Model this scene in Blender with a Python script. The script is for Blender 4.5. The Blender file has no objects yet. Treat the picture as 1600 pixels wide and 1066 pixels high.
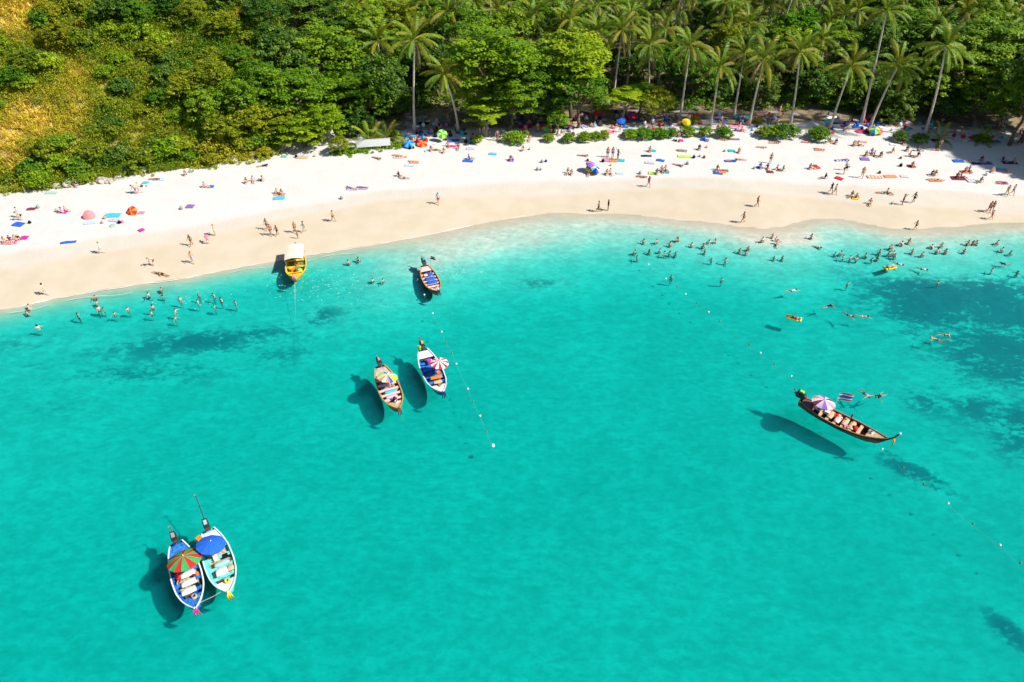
import bpy, bmesh, math, random
import numpy as np
from mathutils import Vector, Matrix, Quaternion
R = math.radians
random.seed(7); rng = np.random.default_rng(7)
scene = bpy.context.scene
COL = scene.collection

# ------------------------------------------------------------------ camera, sky, sun, exposure
CAM_H, PITCH, F = 50.0, R(40), 1100.0
cam = bpy.data.cameras.new('camera'); cam.sensor_width = 36; cam.lens = F / 1600 * 36
cam.clip_start = 0.5; cam.clip_end = 3000
camo = bpy.data.objects.new('camera', cam); COL.objects.link(camo)
camo.location = (0, 0, CAM_H); camo.rotation_euler = (math.pi / 2 - PITCH, 0, 0)
scene.camera = camo

SUN_EL = R(45); SUN_DIR = Vector((math.cos(SUN_EL) * .975, -math.cos(SUN_EL) * .22, math.sin(SUN_EL))).normalized()
world = bpy.data.worlds.new('World'); scene.world = world; world.use_nodes = True
wn = world.node_tree; bg = wn.nodes['Background']
sky = wn.nodes.new('ShaderNodeTexSky'); sky.sky_type = 'NISHITA'; sky.sun_disc = False
sky.sun_elevation = SUN_EL; sky.sun_rotation = math.atan2(SUN_DIR.x, SUN_DIR.y)
sky.air_density = 1.0; sky.dust_density = 0.6; sky.ozone_density = 1.0
wn.links.new(sky.outputs[0], bg.inputs[0]); bg.inputs[1].default_value = 0.07
sl = bpy.data.lights.new('sun', 'SUN'); sl.energy = 4.6; sl.angle = R(1.8); sl.color = (1.0, 0.955, 0.88)
so = bpy.data.objects.new('sun', sl); COL.objects.link(so)
so.rotation_euler = SUN_DIR.to_track_quat('Z', 'Y').to_euler()
vs = scene.view_settings; vs.view_transform = 'Standard'; vs.look = 'None'; vs.gamma = 1; vs.use_curve_mapping = False
vs.exposure = 0.62
cy = scene.cycles; cy.use_denoising = True
cy.adaptive_threshold = 0.02; cy.max_bounces = 4; cy.diffuse_bounces = 2; cy.glossy_bounces = 2; cy.transmission_bounces = 3; cy.transparent_max_bounces = 12
cy.volume_bounces = 0; cy.caustics_reflective = False; cy.caustics_refractive = False

# ------------------------------------------------------------------ projection helpers
FW = np.array([0, math.cos(PITCH), -math.sin(PITCH)]); UP = np.array([0, math.sin(PITCH), math.cos(PITCH)])
def ray(px, py):
    d = FW * F - UP * (py - 533); d = d.copy(); d[0] += px - 800; return d
def P(px, py, z=0.0):                       # point of the horizontal plane z seen at a photograph position
    d = ray(px, py); t = (z - CAM_H) / d[2]; return np.array([d[0] * t, d[1] * t, z])
def PY(px, py, Y):                          # point of the upright plane y = Y
    d = ray(px, py); t = Y / d[1]; return np.array([d[0] * t, Y, CAM_H + d[2] * t])
def proj(X, Y, Z):
    zz = Z - CAM_H; dep = Y * FW[1] + zz * FW[2]
    return 800 + F * X / dep, 533 - F * (Y * UP[1] + zz * UP[2]) / dep
def sstep(a, b, x):
    t = np.clip((x - a) / (b - a), 0, 1); return t * t * (3 - 2 * t)
_nk = [(rng.normal(size=2), rng.uniform(0, 6.28)) for _ in range(40)]
def noise(x, y, s=1.0, k=0, n=7):           # smooth sum of waves, about -1..1
    o = 0
    for i in range(n):
        v, ph = _nk[(k * 5 + i) % 40]; f = (1 + .35 * i) / s
        o = o + np.sin((x * v[0] + y * v[1]) * f + ph + 1.7 * np.sin((x * v[1] - y * v[0]) * f * .5 + ph * 2)) / (1 + .35 * i)
    return o / 3.2

# ------------------------------------------------------------------ terrain shape
def line_fn(pts, z):
    w = np.array([P(a, b, z) for a, b in pts]); o = np.argsort(w[:, 0]); xs, ys = w[o, 0], w[o, 1]
    xs = np.concatenate([[xs[0] - 200], xs, [xs[-1] + 200]]); ys = np.concatenate([[ys[0] - 35], ys, [ys[-1] - 30]])
    xx = np.arange(xs[0], xs[-1], 1.0); yy = np.interp(xx, xs, ys)
    k = np.hanning(11); k /= k.sum(); yp = np.pad(yy, 5, mode='edge'); ysm = np.convolve(yp, k, mode='valid')
    return lambda x: np.interp(x, xx, ysm)
SHORE = line_fn([(0, 486), (100, 463), (200, 447), (300, 433), (440, 405), (520, 393), (600, 380), (700, 360), (780, 343), (850, 334), (930, 331), (1010, 337), (1100, 345), (1180, 357), (1240, 352), (1290, 334), (1340, 347), (1400, 357), (1470, 356), (1530, 350), (1600, 345)], 0)
VEG = line_fn([(0, 303), (60, 296), (130, 286), (200, 274), (300, 262), (400, 247), (440, 238), (520, 238), (560, 236), (640, 225), (720, 221), (850, 219), (1000, 214), (1300, 211), (1450, 216), (1600, 226)], 1.5)
WETL = line_fn([(0, 420), (60, 412), (130, 398), (230, 384), (330, 368), (400, 352), (480, 338), (560, 320), (640, 310), (720, 308), (800, 304), (900, 300), (960, 298), (1050, 293), (1150, 296), (1220, 306), (1300, 306), (1360, 318), (1420, 318), (1500, 319), (1600, 330)], .8)
MIDL = line_fn([(0, 396), (130, 378), (230, 362), (330, 350), (420, 330), (500, 318), (590, 298), (690, 292), (800, 280), (900, 281), (1000, 276), (1100, 277), (1250, 286), (1400, 292), (1600, 302)], 1.0)
bar = P(1235, 374, 0)
def hgt(x, y):
    x = np.asarray(x, float); y = np.asarray(y, float)
    d = y - SHORE(x) - .35 * noise(x, x * .3, 2.6, 3) * sstep(-8, 0, y - SHORE(x)) * sstep(12, 3, y - SHORE(x))
    land = 1.55 * (1 - np.exp(-np.maximum(d, 0) / 13)) + .03 * noise(x, y, 2.2, 1) * sstep(12, 20, d)
    e = np.maximum(-d, 0)
    left = .31 * np.minimum(e, 4) + .035 * np.clip(e - 4, 0, 14) + .012 * np.clip(e - 18, 0, 25)
    right = .02 * np.minimum(e, 2) + .085 * np.clip(e - 2, 0, 7) + .12 * np.clip(e - 9, 0, 9) + .012 * np.clip(e - 18, 0, 30)
    mid = .022 * np.minimum(e, 7) + .12 * np.clip(e - 7, 0, 14) + .010 * np.clip(e - 19, 0, 30)
    a = sstep(-32, -8, x); b = sstep(0, 22, x)
    dep = left * (1 - a) + mid * a; dep = dep * (1 - b) + right * b
    dep = dep + .10 * sstep(20, 75, e) * sstep(10, 60, x) + .30 * sstep(22, 62, e) + .22 * noise(x, y, 14, 2) * sstep(12, 30, e)
    dep = dep - .30 * np.exp(-((x - bar[0]) / 6.5) ** 2 - ((y - bar[1]) / 1.6) ** 2) - .05 * noise(x, y, 1.7, 2) * sstep(1, 9, e)
    dep = np.where(e > 0, np.maximum(dep, .004 * e), 0)
    z = np.where(d > 0, land, -dep)
    t = y - VEG(x) - .6
    hb = sstep(-27, -43, x)
    tt = np.maximum(t, 0)
    hill = 46 * (1 - np.exp(-.80 * tt / 46)) * hb * sstep(0, 5, tt) + noise(x, y, 3.5, 3) * .8 * sstep(2, 8, tt) * hb
    fl = np.maximum(y - 127, 0); fo = 40 * (1 - np.exp(-.24 * fl / 40)) * (1 - hb)
    return z + hill + fo
def G(px, py):                              # ground point seen at a photograph position
    z = 1.0
    for _ in range(11):
        p = P(px, py, z); z = .5 * z + .5 * float(hgt(p[0], p[1]))
    p = P(px, py, z); p[2] = float(hgt(p[0], p[1])); return p

# ------------------------------------------------------------------ materials
def new_mat(name):
    m = bpy.data.materials.new(name); m.use_nodes = True; nt = m.node_tree; nt.nodes.clear()
    out = nt.nodes.new('ShaderNodeOutputMaterial'); return m, nt, out
def N(nt, t, **kw):
    n = nt.nodes.new(t)
    for k, v in kw.items():
        if k.startswith('i_'): n.inputs[k[2:].replace('_', ' ')].default_value = v
        else: setattr(n, k, v)
    return n
def mixc(nt, fac, a, b, blend='MIX'):
    n = nt.nodes.new('ShaderNodeMix'); n.data_type = 'RGBA'; n.blend_type = blend; n.clamp_factor = True
    for s, v in ((0, fac), (6, a), (7, b)):
        if hasattr(v, 'is_output'): nt.links.new(v, n.inputs[s])
        else: n.inputs[s].default_value = v if s == 0 else (*v, 1) if len(v) == 3 else v
    return n.outputs[2]
def ramp(nt, src, a, b, va=0.0, vb=1.0):
    n = nt.nodes.new('ShaderNodeMapRange'); n.interpolation_type = 'SMOOTHSTEP'
    nt.links.new(src, n.inputs[0]); n.inputs[1].default_value = a; n.inputs[2].default_value = b
    n.inputs[3].default_value = va; n.inputs[4].default_value = vb; return n.outputs[0]
def tex(nt, vec, scale, detail=4, rough=.55):
    n = N(nt, 'ShaderNodeTexNoise'); n.inputs['Scale'].default_value = scale; n.inputs['Detail'].default_value = detail
    n.inputs['Roughness'].default_value = rough; nt.links.new(vec, n.inputs['Vector']); return n.outputs['Fac']
_mats = {}
def mat(name, col, rough=.6, var=.18, scale=6.0, spec=.3, metal=0.0, bump=.0):
    if name in _mats: return _mats[name]
    m, nt, out = new_mat(name); p = N(nt, 'ShaderNodeBsdfPrincipled')
    tc = N(nt, 'ShaderNodeTexCoord'); f = tex(nt, tc.outputs['Object'], scale)
    c = mixc(nt, ramp(nt, f, .3, .7), tuple(x * (1 - var) for x in col), tuple(min(1, x * (1 + var)) for x in col))
    nt.links.new(c, p.inputs['Base Color']); p.inputs['Roughness'].default_value = rough
    p.inputs['Specular IOR Level'].default_value = spec; p.inputs['Metallic'].default_value = metal
    if bump:
        b = N(nt, 'ShaderNodeBump'); b.inputs['Strength'].default_value = bump; nt.links.new(f, b.inputs['Height']); nt.links.new(b.outputs[0], p.inputs['Normal'])
    nt.links.new(p.outputs[0], out.inputs[0]); _mats[name] = m; return m
def leaf_mat(name, lo, hi, trans=.4, third=None):
    m, nt, out = new_mat(name); at = N(nt, 'ShaderNodeAttribute', attribute_name='tint')
    oi = N(nt, 'ShaderNodeObjectInfo')
    c = mixc(nt, at.outputs['Fac'], lo, hi)
    v = N(nt, 'ShaderNodeHueSaturation'); nt.links.new(c, v.inputs['Color'])
    mr = N(nt, 'ShaderNodeMapRange'); nt.links.new(oi.outputs['Random'], mr.inputs[0]); mr.inputs[3].default_value = .475; mr.inputs[4].default_value = .515
    nt.links.new(mr.outputs[0], v.inputs['Hue'])
    mr2 = N(nt, 'ShaderNodeMapRange'); nt.links.new(oi.outputs['Random'], mr2.inputs[0]); mr2.inputs[3].default_value = 1.2; mr2.inputs[4].default_value = .8
    nt.links.new(mr2.outputs[0], v.inputs['Value'])
    p = N(nt, 'ShaderNodeBsdfPrincipled'); nt.links.new(v.outputs[0], p.inputs['Base Color']); p.inputs['Roughness'].default_value = .5
    p.inputs['Specular IOR Level'].default_value = .25
    t = N(nt, 'ShaderNodeBsdfTranslucent'); nt.links.new(v.outputs[0], t.inputs[0])
    mx = N(nt, 'ShaderNodeMixShader'); mx.inputs[0].default_value = trans
    nt.links.new(p.outputs[0], mx.inputs[1]); nt.links.new(t.outputs[0], mx.inputs[2]); nt.links.new(mx.outputs[0], out.inputs[0])
    _mats[name] = m; return m
def ground_mat():
    m, nt, out = new_mat('sand_and_soil'); p = N(nt, 'ShaderNodeBsdfPrincipled')
    tc = N(nt, 'ShaderNodeTexCoord'); ob = tc.outputs['Object']
    att = lambda n: N(nt, 'ShaderNodeAttribute', attribute_name=n).outputs['Fac']
    n1 = tex(nt, ob, .35, 6); n2 = tex(nt, ob, 3.0, 5, .65); n3 = tex(nt, ob, .06, 3)
    dry = mixc(nt, ramp(nt, n2, .3, .7), (.565, .54, .51), (.61, .585, .555))
    dry = mixc(nt, ramp(nt, n1, .45, .75, 0, .35), dry, (.49, .46, .42))
    damp = mixc(nt, ramp(nt, n1, .3, .7), (.555, .505, .43), (.525, .47, .39))
    wet = mixc(nt, ramp(nt, n1, .3, .7), (.52, .435, .315), (.56, .475, .36))
    c = mixc(nt, att('damp'), dry, damp); c = mixc(nt, att('wet'), c, wet)
    # bed of the bay: pale sand mottled with painted ripple light, darker sediment, weed and reef
    mp = N(nt, 'ShaderNodeMapping'); nt.links.new(ob, mp.inputs[0]); mp.inputs['Scale'].default_value = (.75, 1.25, 1)
    b1 = tex(nt, mp.outputs[0], .95, 7, .66); b2 = tex(nt, mp.outputs[0], .20, 5, .62); b3 = tex(nt, mp.outputs[0], 1.3, 6, .75)
    bed = mixc(nt, ramp(nt, b1, .35, .68), (.62, .60, .51), (.90, .87, .75))
    bed = mixc(nt, ramp(nt, b2, .40, .70, 0, .55), bed, (.50, .51, .42))
    b4 = tex(nt, mp.outputs[0], 2.0, 4, .6); bed = mixc(nt, ramp(nt, b4, .40, .66, 0, .5), mixc(nt, .28, bed, (.42, .42, .36)), mixc(nt, .5, bed, (.92, .90, .80)))  # finer flecks of ripple light painted on the bed
    rn = N(nt, 'ShaderNodeMath', operation='MULTIPLY_ADD'); nt.links.new(b2, rn.inputs[0]); rn.inputs[1].default_value = 2.0; rn.inputs[2].default_value = -1.0
    rn2 = N(nt, 'ShaderNodeMath', operation='MULTIPLY_ADD'); nt.links.new(b3, rn2.inputs[0]); rn2.inputs[1].default_value = 2.8; rn2.inputs[2].default_value = -1.4
    ra = N(nt, 'ShaderNodeMath', operation='ADD'); nt.links.new(rn.outputs[0], ra.inputs[0]); nt.links.new(rn2.outputs[0], ra.inputs[1])
    rf = N(nt, 'ShaderNodeMath', operation='ADD'); nt.links.new(att('reef'), rf.inputs[0]); nt.links.new(ra.outputs[0], rf.inputs[1])
    gate = N(nt, 'ShaderNodeMath', operation='MULTIPLY'); nt.links.new(ramp(nt, rf.outputs[0], .28, .80), gate.inputs[0])
    nt.links.new(ramp(nt, att('reef'), .05, .35), gate.inputs[1])
    reef = mixc(nt, ramp(nt, b3, .35, .65), (.025, .09, .14), (.10, .17, .20))
    g2 = N(nt, 'ShaderNodeMath', operation='MULTIPLY'); nt.links.new(gate.outputs[0], g2.inputs[0]); nt.links.new(ramp(nt, att('reef'), .0, .8, 0, .97), g2.inputs[1])
    bed = mixc(nt, g2.outputs[0], bed, reef)
    c = mixc(nt, att('bed'), c, bed)
    soil_and_shade = mixc(nt, ramp(nt, n2, .35, .65), (.07, .05, .028), (.17, .12, .065))
    lit = mixc(nt, ramp(nt, n1, .45, .6), soil_and_shade, (.26, .20, .12))
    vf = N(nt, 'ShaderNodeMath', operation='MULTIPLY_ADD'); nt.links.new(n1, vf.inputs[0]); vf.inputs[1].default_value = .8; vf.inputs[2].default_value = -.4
    va = N(nt, 'ShaderNodeMath', operation='ADD'); nt.links.new(vf.outputs[0], va.inputs[0]); nt.links.new(att('soil_and_shade'), va.inputs[1])
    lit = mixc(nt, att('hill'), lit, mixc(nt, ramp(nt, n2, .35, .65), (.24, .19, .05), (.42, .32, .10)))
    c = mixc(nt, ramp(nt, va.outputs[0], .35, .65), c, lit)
    nt.links.new(c, p.inputs['Base Color'])
    rr = N(nt, 'ShaderNodeMapRange'); nt.links.new(att('wet'), rr.inputs[0]); rr.inputs[3].default_value = .95; rr.inputs[4].default_value = .55
    nt.links.new(rr.outputs[0], p.inputs['Roughness']); p.inputs['Specular IOR Level'].default_value = .2
    b = N(nt, 'ShaderNodeBump'); b.inputs['Strength'].default_value = .35; b.inputs['Distance'].default_value = .12
    st = N(nt, 'ShaderNodeMath', operation='SUBTRACT'); st.inputs[0].default_value = 1; nt.links.new(att('wet'), st.inputs[1])
    hm = N(nt, 'ShaderNodeMath', operation='MULTIPLY'); nt.links.new(n2, hm.inputs[0]); nt.links.new(st.outputs[0], hm.inputs[1])
    nt.links.new(hm.outputs[0], b.inputs['Height']); nt.links.new(b.outputs[0], p.inputs['Normal'])
    nt.links.new(p.outputs[0], out.inputs[0]); return m
def water_mat():
    m, nt, out = new_mat('sea_water'); tc = N(nt, 'ShaderNodeTexCoord')
    mp = N(nt, 'ShaderNodeMapping'); nt.links.new(tc.outputs['Object'], mp.inputs[0]); mp.inputs['Scale'].default_value = (.7, 1.25, 1); mp.inputs['Rotation'].default_value = (0, 0, R(4))
    w1 = tex(nt, mp.outputs[0], .75, 5, .55); w2 = tex(nt, mp.outputs[0], 2.2, 5, .6)
    ad = N(nt, 'ShaderNodeMath', operation='MULTIPLY_ADD'); nt.links.new(w2, ad.inputs[0]); ad.inputs[1].default_value = .55; nt.links.new(w1, ad.inputs[2])
    b = N(nt, 'ShaderNodeBump'); b.inputs['Strength'].default_value = .12; b.inputs['Distance'].default_value = .15; nt.links.new(ad.outputs[0], b.inputs['Height'])
    fr = N(nt, 'ShaderNodeFresnel'); fr.inputs[0].default_value = 1.33; nt.links.new(b.outputs[0], fr.inputs['Normal'])
    gl = N(nt, 'ShaderNodeBsdfGlossy'); gl.inputs['Roughness'].default_value = .12; nt.links.new(b.outputs[0], gl.inputs['Normal'])
    tr = N(nt, 'ShaderNodeBsdfTransparent')
    rp = ramp(nt, ad.outputs[0], .58, .98)
    nt.links.new(mixc(nt, rp, (.962, .972, .972), (1, 1, 1)), tr.inputs[0])  # ripple light put into the clear tint, approximating caustics
    mx = N(nt, 'ShaderNodeMixShader'); nt.links.new(fr.outputs[0], mx.inputs[0]); nt.links.new(tr.outputs[0], mx.inputs[1]); nt.links.new(gl.outputs[0], mx.inputs[2])
    nt.links.new(mx.outputs[0], out.inputs['Surface'])
    va = N(nt, 'ShaderNodeVolumeAbsorption'); va.inputs['Color'].default_value = (.06, .979, .979, 1); va.inputs['Density'].default_value = 1.22
    vsx = N(nt, 'ShaderNodeVolumeScatter'); vsx.inputs['Color'].default_value = (.0, .92, 1.0, 1); vsx.inputs['Density'].default_value = .15; vsx.inputs['Anisotropy'].default_value = .0
    ads = N(nt, 'ShaderNodeAddShader'); nt.links.new(va.outputs[0], ads.inputs[0]); nt.links.new(vsx.outputs[0], ads.inputs[1]); nt.links.new(ads.outputs[0], out.inputs['Volume']); return m

# ------------------------------------------------------------------ object helpers
def link(o, parent=None):
    COL.objects.link(o)
    if parent is not None: o.parent = parent
    return o
def tag(o, label, cat, group=None, kind=None):
    o['label'] = label; o['category'] = cat
    if group: o['group'] = group
    if kind: o['kind'] = kind
    return o
def empty(name, loc=(0, 0, 0), rz=0.0):
    o = bpy.data.objects.new(name, None); o.location = Vector([float(v) for v in loc]); o.rotation_euler = (0, 0, rz); o.empty_display_size = .3; return link(o)
def obj(name, me, parent=None, m=None, loc=None, rot=None, scale=None):
    o = bpy.data.objects.new(name, me); link(o, parent)
    if m is not None:
        if len(me.materials) == 0: me.materials.append(m)
        if me.materials[0] != m:
            o.material_slots[0].link = 'OBJECT'; o.material_slots[0].material = m
    if loc is not None: o.location = [float(v) for v in loc]
    if rot is not None: o.rotation_euler = rot
    if scale is not None: o.scale = scale if hasattr(scale, '__len__') else (scale,) * 3
    return o
def arr_mesh(name, V, Fc, tint=None, smooth=False):
    V = np.ascontiguousarray(V, np.float32); Fc = np.ascontiguousarray(Fc, np.int32)
    me = bpy.data.meshes.new(name); k = Fc.shape[1]
    me.vertices.add(len(V)); me.vertices.foreach_set('co', V.ravel())
    me.loops.add(Fc.size); me.loops.foreach_set('vertex_index', Fc.ravel())
    me.polygons.add(len(Fc)); me.polygons.foreach_set('loop_start', np.arange(0, Fc.size, k, dtype=np.int32))
    if smooth: me.polygons.foreach_set('use_smooth', np.ones(len(Fc), bool))
    me.update(calc_edges=True)
    if tint is not None:
        a = me.attributes.new('tint', 'FLOAT', 'POINT'); a.data.foreach_set('value', np.ascontiguousarray(tint, np.float32))
    return me
class MB:                                   # collects shapes into one mesh
    def __init__(s): s.v = []; s.f = []; s.mi = []
    def add(s, V, Fc, mi=0):
        o = len(s.v); s.v += [tuple(map(float, p)) for p in V]; s.f += [tuple(o + i for i in f) for f in Fc]; s.mi += [mi] * len(Fc); return s
    def box(s, c, d, rz=0.0, mi=0, taper=1.0):
        c = Vector(c); M = Matrix.Rotation(rz, 3, 'Z'); V = []
        for z in (-1, 1):
            k = taper if z > 0 else 1
            for x, y in ((-1, -1), (1, -1), (1, 1), (-1, 1)): V.append(c + M @ Vector((x * d[0] / 2 * k, y * d[1] / 2 * k, z * d[2] / 2)))
        return s.add(V, [(3, 2, 1, 0), (4, 5, 6, 7), (0, 1, 5, 4), (1, 2, 6, 5), (2, 3, 7, 6), (3, 0, 4, 7)], mi)
    def tube(s, pts, rad, n=8, mi=0):
        pts = [Vector([float(q) for q in p]) for p in pts]; V = []; prev = None
        for i, p in enumerate(pts):
            t = (pts[min(i + 1, len(pts) - 1)] - pts[max(i - 1, 0)]).normalized()
            a = prev if prev is not None else Vector((1, 0, 0)) if abs(t.x) < .8 else Vector((0, 1, 0))
            u = (a - t * a.dot(t)).normalized(); w = t.cross(u); prev = u
            r = rad[i] if hasattr(rad, '__len__') else rad
            for k in range(n):
                q = 2 * math.pi * k / n; V.append(p + u * math.cos(q) * r + w * math.sin(q) * r)
        Fc = [(i * n + k, i * n + (k + 1) % n, (i + 1) * n + (k + 1) % n, (i + 1) * n + k) for i in range(len(pts) - 1) for k in range(n)]
        Fc.append(tuple(range(n))[::-1]); Fc.append(tuple((len(pts) - 1) * n + k for k in range(n)))
        return s.add(V, Fc, mi)
    def ball(s, c, r, n=8, m=5, mi=0):
        V = []; r = r if hasattr(r, '__len__') else (r, r, r)
        for i in range(m + 1):
            th = math.pi * i / m
            for k in range(n): V.append((c[0] + r[0] * math.sin(th) * math.cos(2 * math.pi * k / n), c[1] + r[1] * math.sin(th) * math.sin(2 * math.pi * k / n), c[2] + r[2] * math.cos(th)))
        return s.add(V, [(i * n + k, (i + 1) * n + k, (i + 1) * n + (k + 1) % n, i * n + (k + 1) % n) for i in range(m) for k in range(n)], mi)
    def mesh(s, name, mats=(), smooth=False):
        me = bpy.data.meshes.new(name); me.from_pydata(s.v, [], s.f)
        for m in mats: me.materials.append(m)
        if len(mats) > 1: me.polygons.foreach_set('material_index', s.mi)
        if smooth: me.polygons.foreach_set('use_smooth', [True] * len(s.f))
        me.update(); return me
    def build(s, name, m, parent=None, smooth=False, **kw):
        return obj(name, s.mesh(name, m if isinstance(m, (list, tuple)) else [m], smooth), parent, None, **kw)
ORD = {1: 'first', 2: 'second', 3: 'third', 4: 'fourth', 5: 'fifth', 6: 'sixth', 7: 'seventh', 8: 'eighth', 9: 'ninth', 10: 'tenth', 11: 'eleventh', 12: 'twelfth', 13: 'thirteenth', 14: 'fourteenth', 15: 'fifteenth', 16: 'sixteenth', 17: 'seventeenth', 18: 'eighteenth', 19: 'nineteenth', 20: 'twentieth'}
QUEUE = []                                  # (object, look, place, photo x): label finished with its order along the place
def queue(o, look, place, px): QUEUE.append((o, look, place, px))

# ------------------------------------------------------------------ ground, water
def axis(*segs):
    return np.unique(np.concatenate([np.arange(a, b, s) for a, b, s in segs] + [[segs[-1][1]]]))
gx = axis((-900, -180, 40), (-180, -130, 5), (-130, 130, .8), (130, 180, 5), (180, 900, 40))
gy = axis((-900, -20, 40), (-20, 14, 3), (14, 135, .55), (135, 210, 2), (210, 900, 30))
GX, GY = np.meshgrid(gx, gy); nx, ny = len(gx), len(gy); X, Y = GX.ravel(), GY.ravel(); Z = hgt(X, Y)
reef = np.zeros_like(X)
for cx, cyy, rx, ry, rot, s in [(1505, 482, 195, 58, 6, 1.12), (1575, 560, 150, 64, 10, 1.0), (1590, 440, 110, 22, 0, .9), (1420, 527, 24, 14, 0, .8), (1530, 640, 120, 42, 20, .72), (1440, 632, 60, 24, 15, .72), (1590, 670, 60, 60, 0, .85), (1500, 700, 70, 14, 25, .5),
        (1430, 742, 85, 17, 27, .95), (1375, 705, 45, 12, 10, .6), (1580, 985, 60, 20, 38, .95), (1545, 835, 30, 10, 30, .4), (1330, 432, 120, 13, 5, .7), (1220, 452, 90, 9, 3, .38), (850, 455, 60, 12, 0, .58), (1300, 500, 20, 8, 0, .4),
        (320, 540, 210, 28, -6, .72), (500, 505, 50, 20, -10, .68), (230, 590, 200, 24, -4, .6), (440, 560, 90, 22, 0, .52), (60, 545, 120, 16, -5, .5), (600, 488, 70, 10, -6, .45), (100, 640, 120, 30, 0, .35), (120, 500, 25, 5, 0, .5), (1060, 440, 60, 7, 0, .36), (700, 560, 60, 30, 0, .2), (1250, 640, 20, 10, 0, .3), (60, 580, 90, 16, 0, .4)]:
    c = P(cx, cyy, -2.0); ca, sa = math.cos(R(rot)), math.sin(R(rot))
    ax = (P(cx + rx * ca, cyy + rx * sa, -2.0) - c)[:2]; ay = (P(cx - ry * sa, cyy + ry * ca, -2.0) - c)[:2]
    M = np.linalg.inv(np.array([ax, ay]).T); q = M @ np.array([X - c[0], Y - c[1]]); reef = np.maximum(reef, s * np.exp(-(q ** 2).sum(0) * .9))
reef *= sstep(-.4, -1.2, Z)
Z = Z + reef * (.25 + .3 * np.abs(noise(X, Y, .9, 4)))
d = Y - SHORE(X); wetv = (1 - sstep(-.7, .7, Y - WETL(X) + .5 * noise(X, Y, 3, 5))); dampv = 1 - sstep(-.8, .8, Y - MIDL(X) + .5 * noise(X, Y, 4, 6))
bedv = sstep(.6, -4.0, d)
vt = Y - VEG(X); hb = sstep(-27, -43, X)
soil_and_shade = np.maximum(hb * sstep(-.4, 1.2, vt), (1 - hb) * sstep(119, 129, Y + 2.5 * noise(X, Y, 4, 2)))
soil_and_shade = np.maximum(soil_and_shade, (1 - hb) * .64 * sstep(1.5, 7, vt)); soil_and_shade = np.maximum(soil_and_shade, sstep(58, 70, X) * .5 * sstep(3, 9, vt)); soil_and_shade[d < 2] = 0  # leaf litter behind the sand edge, deepened to paint in tree shade
idx = np.arange(nx * ny).reshape(ny, nx)
Fc = np.stack([idx[:-1, :-1].ravel(), idx[:-1, 1:].ravel(), idx[1:, 1:].ravel(), idx[1:, :-1].ravel()], 1)
gm = arr_mesh('ground', np.stack([X, Y, Z], 1), Fc, smooth=True)
for nme, val in (('wet', wetv), ('damp', dampv), ('bed', bedv), ('soil_and_shade', soil_and_shade), ('reef', reef), ('hill', hb)):
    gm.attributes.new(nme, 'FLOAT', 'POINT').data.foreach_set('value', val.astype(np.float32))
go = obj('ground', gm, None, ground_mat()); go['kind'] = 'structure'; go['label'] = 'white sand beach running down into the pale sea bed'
wo = MB().box((0, -150, -10), (1700, 1400, 20)).build('water', water_mat()); wo['kind'] = 'structure'; wo['label'] = 'clear turquoise water of the bay'

# thin line of foam where the water laps the sand, with glint flecks further out
def foam_and_glint_mesh():
    V, Q = [], []
    def strip(xs, ys, w, z):
        for i, (x, y) in enumerate(zip(xs, ys)):
            ww = w * max(0.0, .55 + .9 * float(noise(x, y, 1.3, 1)))
            V.extend([(x, y - ww, z), (x, y + ww, z)])
            if i and ww > .01: n = len(V); Q.append((n - 4, n - 2, n - 1, n - 3))
    xs = np.arange(-100, 105, .35)
    xs = xs[xs < 2]; strip(xs, SHORE(xs) - .10 + .25 * noise(xs, xs * 0, 1.6, 2), .075, .022)
    for off, a, b in ((-1.2, -70, -20),):
        xs = np.arange(a, b, .3); ys = SHORE(xs) + off + .7 * noise(xs, xs * .1 + off, 3, 3)
        strip(xs, ys, .022, .012)
    for cx, cy_, rx, ry, k in ((500, 447, 90, 24, 110), (700, 425, 60, 14, 50), (320, 468, 60, 12, 30), (1240, 380, 40, 9, 30)):  # white flecks stand in for sun glints on small wavelets
        for _ in range(k):
            q = P(cx + rng.normal() * rx * .6, cy_ + rng.normal() * ry * .6, .012); a = rng.normal(0, .5); l, w = rng.uniform(.05, .16), rng.uniform(.015, .035); u = np.array([math.cos(a) * l, math.sin(a) * l, 0]); v = np.array([-math.sin(a) * w, math.cos(a) * w, 0])
            if float(hgt(q[0], q[1])) > -.1: continue
            n = len(V); V.extend([tuple(q - u), tuple(q + v), tuple(q + u), tuple(q - v)]); Q.append((n, n + 3, n + 2, n + 1))
    return arr_mesh('foam', np.array(V), np.array(Q))
fo = obj('foam', foam_and_glint_mesh(), None, mat('foam', (.78, .78, .74), .8, .05)); tag(fo, 'broken white foam along the edge of the water, with painted glint flecks', 'foam', kind='stuff')

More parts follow.
